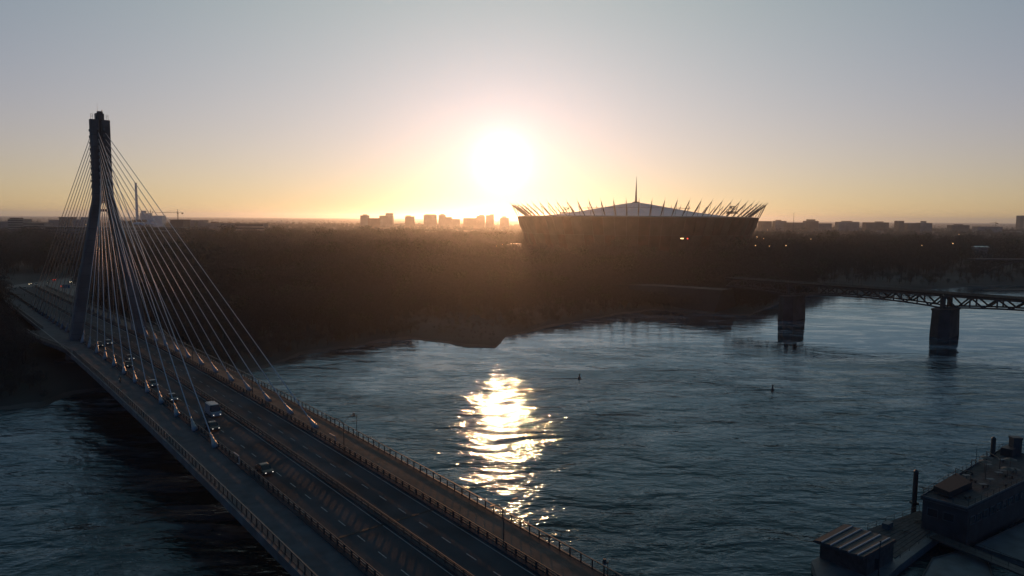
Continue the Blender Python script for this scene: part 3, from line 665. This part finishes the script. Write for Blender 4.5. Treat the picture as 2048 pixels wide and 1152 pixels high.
# upper boat with open top deck
ub = thing('restaurant_boat', 'dark two-deck moored boat with railings round its open top deck', 'boat')
ZT = 7.0
top = [onz(x, y, ZT) for x, y in ((1846, 992), (2005, 898), (2130, 935), (2075, 950), (1937, 1016))]
g = MB(); g.prism([(p.x, p.y) for p in top], -1, ZT-.35); part('superstructure', g, M['boatdark'], ub)
g = MB()
cen = sum(top, Vector())/5
o2 = [cen+(p-cen)*1.03 for p in top]; g.prism([(p.x, p.y) for p in o2], ZT-.348, ZT); part('top_deck', g, M['wood'], ub)
g = MB()
for a, b in zip(o2, o2[1:]+o2[:1]):
    d = (b-a); ln = d.length; d.normalize(); nrm = d.cross(UPV); g.box((a+b)/2+UPV*(-.1)+nrm*.12, (ln, .12, .7), (d, nrm, UPV))
part('fascia_board', g, M['boatpale'], ub)
rail_run(ub, [p+UPV*.0 for p in top[:3]], 1.15, 2.2)
rail_run(ub, [top[2], top[3], top[4], top[0]], 1.15, 2.2)
p = top[1].lerp(top[2], .12)+Vector((-.5, -2.2, 0)); part('funnel', MB().loft([[p+Vector((a, b, z)) for a, b in ((-.85, -.7), (.85, -.7), (.85, .7), (-.85, .7))] for z in (0, 3.2)]).loft([[p+Vector((a*1.1, b*1.1, z)) for a, b in ((-.85, -.7), (.85, -.7), (.85, .7), (-.85, .7))] for z in (3.2, 3.6)]), M['boatdark'], ub)
p = top[1]+Vector((-1, -3.5, 0)); part('locker', MB().box(p+UPV*.8, (3.6, 2, 1.5), (BX, BX.cross(UPV)*-1, UPV)), M['boatdark'], ub)
# canopy frames and tables on the top deck
for f in (.3, .5, .7):
    a = top[0].lerp(top[1], f); b = top[4].lerp(top[3], f); g = MB()
    for q in (.12, .5): g.bar(a.lerp(b, q), a.lerp(b, q)+UPV*2.5, .06, n=5)
    g.bar(a.lerp(b, .12)+UPV*2.5, a.lerp(b, .5)+UPV*2.5, .06, n=5); part('canopy_frame', g, M['darksteel'], ub)
g = MB(); a, b, c, d = top[0].lerp(top[1], .08), top[0].lerp(top[1], .34), top[4].lerp(top[3], .25), top[4].lerp(top[3], .0)
q4 = [a.lerp(d, .08), b.lerp(c, .08), b.lerp(c, .55), a.lerp(d, .5)]; g.loft([[p+UPV*.2 for p in q4], [p+UPV*1.25 for p in q4]]); part('tarpaulin', g, M['cloth'], ub)
for i in range(10):
    f, q = .3+.6*rng.random(), .2+.6*rng.random(); p = top[0].lerp(top[1], f).lerp(top[4].lerp(top[3], f), q); g = MB(); g.box(p+UPV*.72, (1.2, .8, .06)); g.bar(p, p+UPV*.7, .06)
    part('deck_table', g, M['boatpale'], ub)
for w_, (pa, pb) in enumerate(((top[0], top[4]), (top[4], top[3]))):
    d = (pb-pa); ln = d.length; d.normalize(); nrm = d.cross(UPV)
    if nrm.dot(Vector((0, 0, CH))-pa) < 0: nrm = -nrm
    for k in range(int(ln/2.4)):
        c = pa+d*(1.6+2.4*k)+nrm*.03; c.z = 4.6; g = MB(); g.box(c, (1.5, .08, 1.2), (d, nrm, UPV)); wn = part('window', g, M['glass'], ub)
        g = MB()
        for a_, b_, sx_, sz_ in ((0, .66, 1.7, .1), (0, -.66, 1.7, .1), (-.8, 0, .1, 1.4), (.8, 0, .1, 1.4)): g.box(c+d*a_+UPV*b_+nrm*.03, (sx_, .1, sz_), (d, nrm, UPV))
        part('frame', g, M['boatpale'], wn)
for k in range(16):
    f, q = .08+.86*rng.random(), .06+.88*rng.random(); p = top[0].lerp(top[1], f).lerp(top[4].lerp(top[3], f), q)
    if k % 4 == 0: g = MB(); g.bar(p, p+UPV*2.4, .04, n=5); g.bar(p+UPV*2.2, p+UPV*2.5, 1.1, .05, n=8); part('folded_parasol', g, M['boatdark'], ub)
    else: g = MB(); a_ = rng.uniform(0, 3); ax_ = Vector((math.cos(a_), math.sin(a_), 0)); g.box(p+UPV*.45, (1.4, .45, .08), (ax_, UPV.cross(ax_), UPV)); g.box(p+UPV*.2+ax_*.5, (.1, .4, .4)); g.box(p+UPV*.2-ax_*.5, (.1, .4, .4)); part('bench', g, M['wood'], ub)
g = MB(); p = top[0].lerp(top[1], .62); g.bar(p, p+UPV*3.4, .05, .03); g.bar(p+UPV*2.6-BX*.6, p+UPV*2.6+BX*.6, .03); part('radio_mast', g, M['darksteel'], ub)
for k, (x, y) in enumerate(((1835, 1040), (1810, 1060), (1770, 1085), (1745, 1075), (1850, 1052))):
    g = MB(); c = onz(x, y, 1.75); a_ = .5*k; ax_ = Vector((math.cos(a_), math.sin(a_), 0)); g.box(c, (1.2, .6, .08), (ax_, UPV.cross(ax_), UPV)); g.bar(c-UPV*.3, c, .05); part('deck_table', g, M['sheet'], ba)
# mooring piles
for x, yt, yb_, lab in ((1828, 943, 1012, 'thick mooring pile at the corner between the barge and the dark boat'), (1985, 877, 912, 'thick mooring pile behind the far end of the dark boat')):
    b = onz(x, yb_, 1.0 if x < 1900 else 7.0); dd = b.y; tz = atd(x, yt, dd).z
    t = thing('mooring_pile', lab, 'mooring pile', (b.x, b.y, -3), group='mooring piles')
    part('pile', MB().bar((0, 0, 0), (0, 0, tz+3), .42, n=12), M['darksteel'], t); part('pile_cap', MB().bar((0, 0, tz+3.001), (0, 0, tz+3.4), .46, .1, n=12), M['darksteel'], t)
    part('collar', MB().box((0, 0, 4.6 if x < 1900 else 7), (1.15, 1.15, .4)), M['darksteel'], t)
p = onz(1757, 1152, 1.3); t = thing('flag_pole', 'thin dark pole standing beside the striped roof of the barge', 'pole', p); part('pole', MB().bar((0, 0, 0), (0, 0, 5.2), .09, .06), M['darksteel'], t); part('cap', MB().bar((0, 0, 5.2), (0, 0, 5.4), .14, n=8), M['darksteel'], t)
# gangway and pontoons
def pontoon(label, pxs, z1, m, cat='pontoon'):
    t = thing('pontoon', label, cat, group='pontoons by the boats'); part('body', quadbox(pxs, -.5, z1), M[m], t)
    P = [onz(x, y, z1) for x, y in pxs]; g = MB(); nrm = len(P)
    for a, b in zip(P, P[1:]+P[:1]): g.bar(a+UPV*.08, b+UPV*.08, .1, n=5)
    part('fender_rim', g, M['boatdark'], t)
pontoon('pale floating pontoon below the gangway at the bottom edge', [(1865, 1118), (1930, 1100), (1975, 1125), (2000, 1200), (1820, 1200)], .7, 'boatpale')
pontoon('wide pale pontoon at the right edge beside the dark boat', [(1950, 1092), (2060, 1040), (2200, 1080), (2120, 1150)], .7, 'boatpale')
t = thing('gangway', 'narrow dark gangway running from the barge to the bottom right corner', 'gangway')
a, b = onz(1868, 1072, 1.7), onz(2060, 1150, 1.7); d = (b-a).normalized(); nrm = d.cross(UPV)
part('walkway', MB().box((a+b)/2, ((b-a).length, 2.4, .25), (d, nrm, UPV)), M['boatdark'], t)
for sg in (-1, 1): rail_run(t, [a+nrm*sg*1.15+UPV*.12, b+nrm*sg*1.15+UPV*.12], 1.0, 2.4)
#@@CITY@@
HAZE, HAZE_G = 5.8e-5, .85
# ------------------------------------------------------------------ buildings towards the horizon
def building(x0, x1, yt, dist, label, depth=30, group=None, steps=(), wallm='wall', slab=False, floors=0, cat='building', yb=None, name='apartment_block'):
    a = atd(x0, yt, dist); b = atd(x1, yt, dist); cx = (a.x+b.x)/2; wd = b.x-a.x; h = (a.z+b.z)/2-3; 
    t = thing(name, label, cat, (cx, dist, 3), rz=0, group=group)
    part('wall', MB().box((0, 0, h/2-.4), (wd, depth, h-.8)), M[wallm], t)
    if slab: part('roof', MB().box((0, 0, h-.2), (wd*1.12, depth*1.1, 1.2)), M['roofm'], t)
    else:
        g = MB(); g.box((0, 0, h-.2), (wd-.8, depth-.8, .4)); part('roof', g, M['roofm'], t)
    for f0, f1, dh in steps:
        part('roof_block', MB().box(((f0+f1-1)/2*wd, 0, h+dh/2), ((f1-f0)*wd, depth*.5, dh)), M['wall2' if dh < 4 else wallm], t)
    if floors:
        fh = (h-2)/floors
        for k in range(floors):
            part('window_band', MB().box((0, -depth/2-.1, 1.5+fh*(k+.55)), (wd*.96, .3, fh*.42)), M['glass'], t)
    return t
B = building
B(0, 24, 442.5, 1750, 'hazy low block at the far left edge below the horizon'); B(24, 55, 438, 1650, 'taller hazy block at the far left with a raised roof', steps=((.0, .6, 3),), floors=7)
B(55, 97, 445, 1600, 'long low hazy block second from the left edge', floors=5); B(104, 125, 439.5, 1900, 'pale block left of the cable fan foot'); B(125, 146, 434.5, 1900, 'dark block behind the back stays with a flat dark roof', slab=True, wallm='wall2')
B(152, 178, 438.5, 1800, 'stepped block just left of the pylon', steps=((.5, .9, 5),)); B(106, 368, 454, 1180, 'very long low office building with window bands behind the pylon', depth=40, floors=6, slab=True, name='office_building')
B(240, 262, 441, 1700, 'block between the pylon and the tall chimney', wallm='wall2'); B(284, 300, 426, 2500, 'tall pale boiler house beside the chimney', name='boiler_house', wallm='pale', steps=((0, .4, 8),)); B(300, 328, 431, 2500, 'lower pale wing of the power station', name='turbine_hall', wallm='pale'); B(274, 292, 439, 1700, 'small dark block below the chimney', wallm='wall2')
B(347, 373, 439.5, 1500, 'unfinished tower block with an overhanging top slab under the crane', slab=True, wallm='wall2')
B(383, 394, 440, 1900, 'narrow block right of the crane'); B(400, 412, 440, 1900, 'second narrow block right of the crane'); B(412, 470, 446, 1850, 'long low block right of the two narrow blocks', steps=((.2, .4, 3),)); B(474, 532, 446.5, 1700, 'long pale block left of the open tree line', floors=4)
mid = [(722, 737, 430.5, ((.3, .8, 3),), 'leftmost of the blocks standing on the horizon left of the sun'), (737, 762, 436, (), 'low slab joining two taller blocks on the horizon'), (760, 786, 431, ((.45, 1, 9),), 'stepped tall block on the horizon left of the sun'),
       (811, 828, 432.5, ((.1, .6, 3),), 'lone square block on the horizon'), (848, 873, 429.5, ((.1, .9, 2),), 'broad tall block on the horizon under the glow'), (878, 891, 429.5, ((.2, .8, 3),), 'tall block right of the broad block'), (890, 904, 433.5, (), 'lower block attached right of the tall block'), (904, 920, 437.5, (), 'low flat block in the glow'),
       (927, 953, 435.5, (), 'wide low block almost lost in the glare'), (953, 970, 431.5, ((.3, .9, 4),), 'stepped block in the glare under the sun'), (972, 988, 430, ((.5, 1, 3),), 'tall block with slanting roof under the sun'), (1000, 1018, 435, ((.2, .7, 5),), 'last block left of the stadium in the glare')]
for x0, x1, y, st, lab in mid: B(x0, x1, y, 2700, lab, steps=st, wallm='wall2' if x0 % 2 else 'wall')
rt = [(1519, 1541, 442, (), 'dark flat block touching the stadium at its right end'), (1548, 1570, 441.5, ((.2, .6, 3),), 'low block right of the stadium behind trees'), (1565, 1612, 445, (), 'long low hall right of the thin mast'), (1609, 1634, 441.5, ((.2, .8, 5),), 'rounded taller block right of the thin mast'), (1634, 1660, 446.5, (), 'low extension right of the rounded block'),
      (1674, 1715, 443.5, ((.25, .7, 3),), 'wide flat block with plant room on the right skyline'), (1729, 1774, 444.5, ((.5, .8, 3),), 'second wide flat block on the right skyline'), (1793, 1804, 441.5, (), 'small square tower on the right skyline'), (1811, 1836, 446, (), 'long pale block right of the square tower'), (1836, 1860, 445.5, ((.3, .6, 6),), 'stepped block with a raised core on the right skyline'),
      (1899, 1934, 450, ((.3, .7, 3),), 'dark flat block on the far right skyline'), (1950, 2000, 453, (), 'low long block below the far right crane'), (2037, 2045, 431, (), 'slender tower at the right edge of the horizon')]
for x0, x1, y, st, lab in rt: B(x0, x1, y, 2600 if x0 < 2030 else 3600, lab, steps=st, wallm='wall2' if x0 % 2 else 'wall')
for k in range(70):      # anonymous low housing between the trees
    x = rng.uniform(-60, 2110); 
    if 1000 < x < 1560: continue
    d = rng.uniform(1500, 4200); hh = rng.uniform(9, 22); px = 436+(x-1024)*.0073; y = px+(CH-3-hh)/d*FPX
    B(x, x+rng.uniform(8, 34), y, d, 'low hazy building among trees below the horizon', depth=14, group='low hazy buildings far off')
def chimney(x, yt, dist, r0_, r1_, label):
    p = atd(x, yt, dist); t = thing('chimney', label, 'chimney', (p.x, dist, 3))
    part('shaft', MB().bar((0, 0, 0), (0, 0, p.z-3), r0_, r1_, n=16), M['pale'], t, smooth=False); part('rim', MB().bar((0, 0, p.z-3), (0, 0, p.z-.5), r1_*1.1, n=16), M['boatpale'], t)
chimney(271.5, 367, 2450, 5.0, 3.4, 'tall pale chimney rising above the horizon right of the pylon')
def crane(x, yt, dist, ybase, jl, jr, label, sgn=1):
    p = atd(x, yt, dist); b = atd(x, ybase, dist); t = thing('tower_crane', label, 'crane', (p.x, dist, b.z)); H_ = p.z-b.z
    g = MB()
    for a, c in ((-.8, -.8), (.8, -.8), (.8, .8), (-.8, .8)): g.bar((a, c, 0), (a, c, H_*.82), .2, n=4)
    for k in range(8): z = H_*.82*k/8; g.bar((-.8*(-1)**k, -.8, z), (.8*(-1)**k, -.8, z+H_*.1), .14, n=4)
    part('tower', g, M['darksteel'], t); part('apex', MB().bar((0, 0, H_*.8), (0, 0, H_), .5, .2, n=4), M['darksteel'], t)
    a = (jl-x)/FPX*dist; c = (jr-x)/FPX*dist; z = H_*.66; g = MB(); g.bar((a, 0, z), (c, 0, z), .35, n=4); g.bar((a*.9, 0, z), (0, 0, z+1.6), .2, n=4)
    for k in range(14): q = a+(0-a)*k/14; g.bar((q, 0, z), (q-a/28, 0, z+1.5*k/14), .12, n=3)
    g.bar((0, 0, H_*.98), (a*.6, 0, z+1), .1, n=3); g.bar((0, 0, H_*.98), (c*.8, 0, z+.4), .1, n=3)
    part('jib', g, M['darksteel'], t); part('counterweight', MB().box((c*.86, 0, z-1.2), (3, 2, 3)), M['dark_conc'], t); part('cab', MB().box((1, -1, z-1.5), (1.6, 1.6, 2)), M['darksteel'], t)
crane(355, 418, 1500, 439.5, 311, 366, 'tower crane with a long level jib above an unfinished block left of the wood')
crane(301, 418, 2300, 434, 276, 306, 'faint tower crane beside the power station')
crane(1992, 443, 2500, 452, 1978, 1996, 'small faint tower crane at the far right of the skyline')
t = thing('radio_mast', 'very thin mast on the skyline right of the stadium', 'mast', (atd(1588, 424, 2400).x, 2400, 3)); part('mast', MB().bar((0, 0, 0), (0, 0, atd(1588, 424, 2400).z-3), .9, .4, n=5), M['darksteel'], t); part('base', MB().box((0, 0, 2), (6, 6, 4)), M['dark_conc'], t)
# steam by the power station
def steam():
    m = bpy.data.materials.new('steam'); m.use_nodes = True; b = m.node_tree.nodes['Principled BSDF']; b.inputs['Base Color'].default_value = (.85, .85, .85, 1); b.inputs['Roughness'].default_value = 1
    b.inputs['Subsurface Weight'].default_value = .6; b.inputs['Subsurface Radius'].default_value = (4, 4, 4); b.inputs['Subsurface Scale'].default_value = 1
    return m
stm = steam()
g = bmesh.new()
for k in range(46):
    f = rng.random(); x = 268+46*f; y = 449-rng.random()*3-(8*rng.random() if 296 < x < 310 else 0); p = atd(x, y, 1150); r = rng.uniform(.7, 2.0)
    bmesh.ops.create_icosphere(g, subdivisions=2, radius=r, matrix=Matrix.Translation(p)@Matrix.Diagonal((1.7, 1, .8, 1)))
for v in g.verts: v.co += Vector((math.sin(v.co.z*2.1+v.co.x), 0, math.sin(v.co.x*1.7)))*.35
me = bpy.data.meshes.new('steam'); g.to_mesh(me); g.free(); me.materials.append(stm); put('steam', me, kind='stuff')
# metal-roofed halls added to make the sun glints left of the stadium
for x0, x1, y0, y1, d, lab in ((1010, 1044, 491, 491, 820, 'added low hall with a metal roof that makes a sun glint left of the stadium'), (1001, 1031, 520, 520, 640, 'added flat metal roof that makes a sun glint among trees left of the stadium')):
    a, b = atd(x0, y0, d), atd(x1, y1, d); t = thing('hall', lab, 'hall', ((a.x+b.x)/2, d, 3)); h = a.z-3; wd = b.x-a.x
    part('wall', MB().box((0, 6, h/2), (wd*.96, 11, h-.05)), M['wall'], t)
    g = MB(); g.loft([[(-wd/2, 0, h), (-wd*.1, 0, h+(2.0 if y0 < 500 else .2)), (wd/2, 0, h+(1.6 if y0 < 500 else .1))], [(-wd/2, 12, h+.05), (-wd*.1, 12, h+(2.1 if y0 < 500 else .25)), (wd/2, 12, h+(1.7 if y0 < 500 else .15))]], close=False); part('roof', g, M['metalroof'], t)
# scattered lit lamps
for x, y, d in ((1535, 460, 1500), (1514, 474, 1000), (1511, 491, 800), (1527, 477, 1000), (1539, 492, 800), (1572, 491, 800), (1844, 491, 800), (1906, 487, 800), (1918, 469, 1200), (1622, 478, 1000), (172, 449, 1170), (1005, 489, 800), (993, 491, 780), (935, 500, 760), (968, 502, 760), (333, 534, 620), (233, 539, 600)):
    p = atd(x, y, d); t = thing('street_lamp', 'small lit lamp glowing among dark trees or roofs far away', 'street lamp', (p.x, p.y, 3), group='tiny lit lamps far away')
    part('pole', MB().bar((0, 0, 0), (0, 0, p.z-3.2), .1, n=5), M['darksteel'], t)
    part('lamp_head', MB().box((0, 0, p.z-3), (.6, .6, .3)), M['lampo'], t)
for x, y, d, lab in ((40, 492, 1000, 'pale roof among the dark trees at the left'),(462, 500, 780, 'low glinting roof in the wood left of centre'), (272, 497, 790, 'low glinting roof seen through the cables'), (1965, 494, 800, 'pale roof among trees at the right'), (730, 509, 700, 'faint roof in the wood left of centre')):
    p = atd(x, y, d); t = thing('shed', lab, 'shed', (p.x, p.y, 3)); h = p.z-3
    part('wall', MB().box((0, 4, h/2), (14, 7, h-.05)), M['wall'], t); g = MB(); g.loft([[(-8, 0, h-.3), (-8, 4, h+.9), (-8, 8, h-.3)], [(8, 0, h-.3), (8, 4, h+.9), (8, 8, h-.3)]], close=False); part('roof', g, M['metalroof'], t)

# ------------------------------------------------------------------ trees
def tree_parts(seed, H_=12.0, W_=7.5, twigs=430, evergreen=False):
    rg = np.random.default_rng(seed); tr = MB(); tips = []
    top = H_*.8; tr.bar((0, 0, -.5), (.1, 0, H_*.35), .26, .2, n=5); tr.bar((.1, 0, H_*.35), (.3*rg.normal(), .3*rg.normal(), top), .2, .05, n=4)
    for k in range(11):
        a = rg.uniform(0, 2*math.pi); z0 = H_*rg.uniform(.25, .6); ln = W_*.5*rg.uniform(.6, 1.05)*(1-.35*(z0/H_)); 
        e = (math.cos(a)*ln, math.sin(a)*ln, z0+H_*rg.uniform(.15, .35)); tr.bar((0, 0, z0), e, .11, .03, n=3); tips.append(e)
        for q in range(2):
            e2 = (e[0]+rg.normal()*1.2, e[1]+rg.normal()*1.2, e[2]+rg.uniform(.3, 1.8)); tr.bar(Vector(e)*.7+Vector((0, 0, z0))*.3, e2, .05, .015, n=3); tips.append(e2)
    tips.append((0, 0, top))
    tips = np.array(tips); c = tips[rg.integers(0, len(tips), twigs)]+rg.normal(size=(twigs, 3))*np.array([.95, .95, .85])*(W_/7.5)
    c[:, 2] = np.clip(c[:, 2], H_*.18, H_*1.02)
    d = rg.normal(size=(twigs, 3))*np.array([.6, .6, .5])+np.array([0, 0, .55]); 
    if evergreen: d = rg.normal(size=(twigs, 3))
    d /= np.linalg.norm(d, axis=1)[:, None]; s_ = np.cross(d, rg.normal(size=(twigs, 3))); s_ /= np.linalg.norm(s_, axis=1)[:, None]
    ln = rg.uniform(.6, 1.5, (twigs, 1)); wd = rg.uniform(.05, .12, (twigs, 1)) if not evergreen else rg.uniform(.25, .5, (twigs, 1))
    if evergreen: ln *= .7
    V_ = np.concatenate([c-s_*wd-d*ln*.5, c+s_*wd-d*ln*.5, c+d*ln*.6], 0); cr = MB(); cr.v = [tuple(v) for v in V_]; cr.f = [(i, i+twigs, i+2*twigs) for i in range(twigs)]
    return tr, cr
variants = []
vc = bpy.data.collections.new('tree_models')
for k in range(6):
    tr, cr = tree_parts(100+k, H_=12*(.85+.06*k), W_=6.6+.5*k, evergreen=(k == 5), twigs=430 if k < 5 else 380)
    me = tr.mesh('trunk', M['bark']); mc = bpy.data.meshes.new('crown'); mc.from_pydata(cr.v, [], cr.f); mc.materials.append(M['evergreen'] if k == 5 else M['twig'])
    j = MB(); j.add(tr.v, tr.f); nf = len(tr.f); j.add(cr.v, cr.f); mj = bpy.data.meshes.new('tree_model'); mj.from_pydata(j.v, [], j.f); mj.materials.append(M['bark']); mj.materials.append(M['evergreen'] if k == 5 else M['twig'])
    mj.polygons.foreach_set('material_index', [0]*nf+[1]*(len(j.f)-nf))
    o = bpy.data.objects.new('tree_model', mj); vc.objects.link(o); variants.append((me, mc))
def blocked(x, y):
    s = (Vector((x-X0, y-Y0, 0))).dot(BD); l = (Vector((x-X0, y-Y0, 0))).dot(BN)
    if -24 < l < 22 and s < 450: return True
    if s > 425 and s < 620 and -70 < l < 130*(s-380)/120: 
        q = Vector((x, y, 4.6)); d = q-Vector((0, 0, CH)); zz = d.dot(fwd); px = 1024+FPX*d.dot(right)/zz; py = 576-FPX*d.dot(up)/zz
        if px < 310 and 545 < py < 606: return True
    if ((x-SCX)/(rr_(4)+14))**2+((y-SD)/((rr_(4)+14)*.9))**2 < 1: return True
    q = (Vector((x, y, 0))-P2); 
    if abs(q.dot(RN)) < 8 and q.dot(RD) < span*1.55: return True
    return False
def tree_h(x, y):
    d = math.hypot(x, y); az = math.atan2(x, y); sd = shore_d(az); inl = d-sd
    h = 5+min(15, inl*.05)
    if .17 < az < .40: h = max(h, 7)
    if -.14 < az < .075: h = min(h, max(1.6, (.0757*(d-238)-3.2)/1.4))
    return h
def scatter(name, n, d0, d1, smin, smax, az0=-.80, az1=.80, pw=1.0, cluster=True):
    P_, S_, I_ = [], [], []; tries = 0
    while len(P_) < n and tries < n*8:
        tries += 1; az = rng.uniform(az0, az1); sd = shore_d(az)+9
        a = max(d0, sd) if d0 < 400 else d0; d = a+(d1-a)*rng.random()**pw; x, y = d*math.sin(az), d*math.cos(az)
        if d < sd or blocked(x, y): continue
        # clearings
        cl = math.sin(x*.011+1.3)*math.sin(y*.009+.4)+.5*math.sin(x*.031)*math.sin(y*.027)
        if d > 500 and cl > .75: continue
        h = tree_h(x, y)/12*rng.uniform(smin, smax)*(1+.22*math.sin(x*.05)*math.sin(y*.043))
        P_.append((x, y, ground_z(d-sd))); S_.append(h); I_.append(5 if rng.random() < .06 else int(rng.integers(0, 5)))
    me = bpy.data.meshes.new(name); me.from_pydata(P_, [], [])
    for nm_, tp, dat in (('sc', 'FLOAT', S_), ('vi', 'INT', I_), ('rot', 'FLOAT', list(rng.uniform(0, 6.28, len(P_))))):
        at = me.attributes.new(nm_, tp, 'POINT'); at.data.foreach_set('value', dat)
    o = put(name, me, kind='stuff'); gn = bpy.data.node_groups.new(name, 'GeometryNodeTree')
    gn.interface.new_socket('Geometry', in_out='INPUT', socket_type='NodeSocketGeometry'); gn.interface.new_socket('Geometry', in_out='OUTPUT', socket_type='NodeSocketGeometry')
    q = gn.nodes; l = gn.links; gi = q.new('NodeGroupInput'); go = q.new('NodeGroupOutput'); ip = q.new('GeometryNodeInstanceOnPoints'); ci = q.new('GeometryNodeCollectionInfo')
    ci.inputs[0].default_value = vc; ci.inputs['Separate Children'].default_value = True; ci.inputs['Reset Children'].default_value = True
    def na(nm_, ty): a = q.new('GeometryNodeInputNamedAttribute'); a.data_type = ty; a.inputs[0].default_value = nm_; return a.outputs[0]
    cx_ = q.new('ShaderNodeCombineXYZ'); l.new(na('rot', 'FLOAT'), cx_.inputs[2])
    l.new(gi.outputs[0], ip.inputs['Points']); l.new(ci.outputs[0], ip.inputs['Instance']); ip.inputs['Pick Instance'].default_value = True
    l.new(na('vi', 'INT'), ip.inputs['Instance Index']); l.new(na('sc', 'FLOAT'), ip.inputs['Scale']); l.new(cx_.outputs[0], ip.inputs['Rotation']); l.new(ip.outputs[0], go.inputs[0])
    md = o.modifiers.new('scatter', 'NODES'); md.node_group = gn
    return o
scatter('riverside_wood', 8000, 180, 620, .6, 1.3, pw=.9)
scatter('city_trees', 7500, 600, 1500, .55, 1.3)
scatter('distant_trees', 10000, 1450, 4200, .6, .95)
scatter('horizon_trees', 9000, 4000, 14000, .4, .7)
# trees one can tell apart: skyline domes and bank trees
def tree(x, y, h, label, group, k):
    t = thing('bare_tree', label, 'tree', (x, y, 3), rng.uniform(0, 6), group); t.scale = (h/12*1.25, h/12*1.25, h/12)
    put('trunk', variants[k][0], t); put('crown', variants[k][1], t)
for i, (px, d, h, lab) in enumerate(((720, 900, 27, 'rounded tree crown rising above the wood line left of centre'), (655, 860, 24, 'broad tree crown above the wood left of the rounded one'), (560, 760, 23, 'bushy tree at the left end of the wood line'), (1640, 820, 25, 'tall bushy tree right of the stadium'), (1700, 900, 26, 'dark tree crown on the right below the wide flat block'), (1745, 700, 23, 'spreading tree in the dark right-hand wood'), (1965, 900, 27, 'large tree near the right edge below the skyline'), (930, 620, 20, 'bare tree in the golden haze left of the stadium'))):
    tree((px-1024)/FPX*d, d, h, lab, None, i % 5)
for i in range(60):
    az = -.33+.75*i/60+rng.uniform(-.005, .005); d = shore_d(az)+rng.uniform(9, 16); x, y = d*math.sin(az), d*math.cos(az)
    if blocked(x, y): continue
    tree(x, y, min(11, tree_h(x, y))*rng.uniform(.8, 1.2), 'bare bush-like tree at the edge of the far bank', 'bare trees along the far bank', i % 5)
for o_ in [o for o in C.objects if o.name.startswith('bare_tree')]:
    az = math.atan2(o_.location.x, o_.location.y); o_.location.z = ground_z(math.hypot(o_.location.x, o_.location.y)-shore_d(az))

# ------------------------------------------------------------------ haze: one closed box of even air
hm = bpy.data.materials.new('haze'); hm.use_nodes = True; t = hm.node_tree; t.nodes.clear(); ho = t.nodes.new('ShaderNodeOutputMaterial'); pv = t.nodes.new('ShaderNodeVolumePrincipled')
pv.inputs['Density'].default_value = HAZE; pv.inputs['Color'].default_value = (.80, .90, 1.0, 1); pv.inputs['Anisotropy'].default_value = HAZE_G
t.links.new(pv.outputs[0], ho.inputs['Volume'])
g = MB(); g.box((500, 13800, 71.0), (66000, 29000, 158)); part('haze', g, hm, None, kind='stuff')
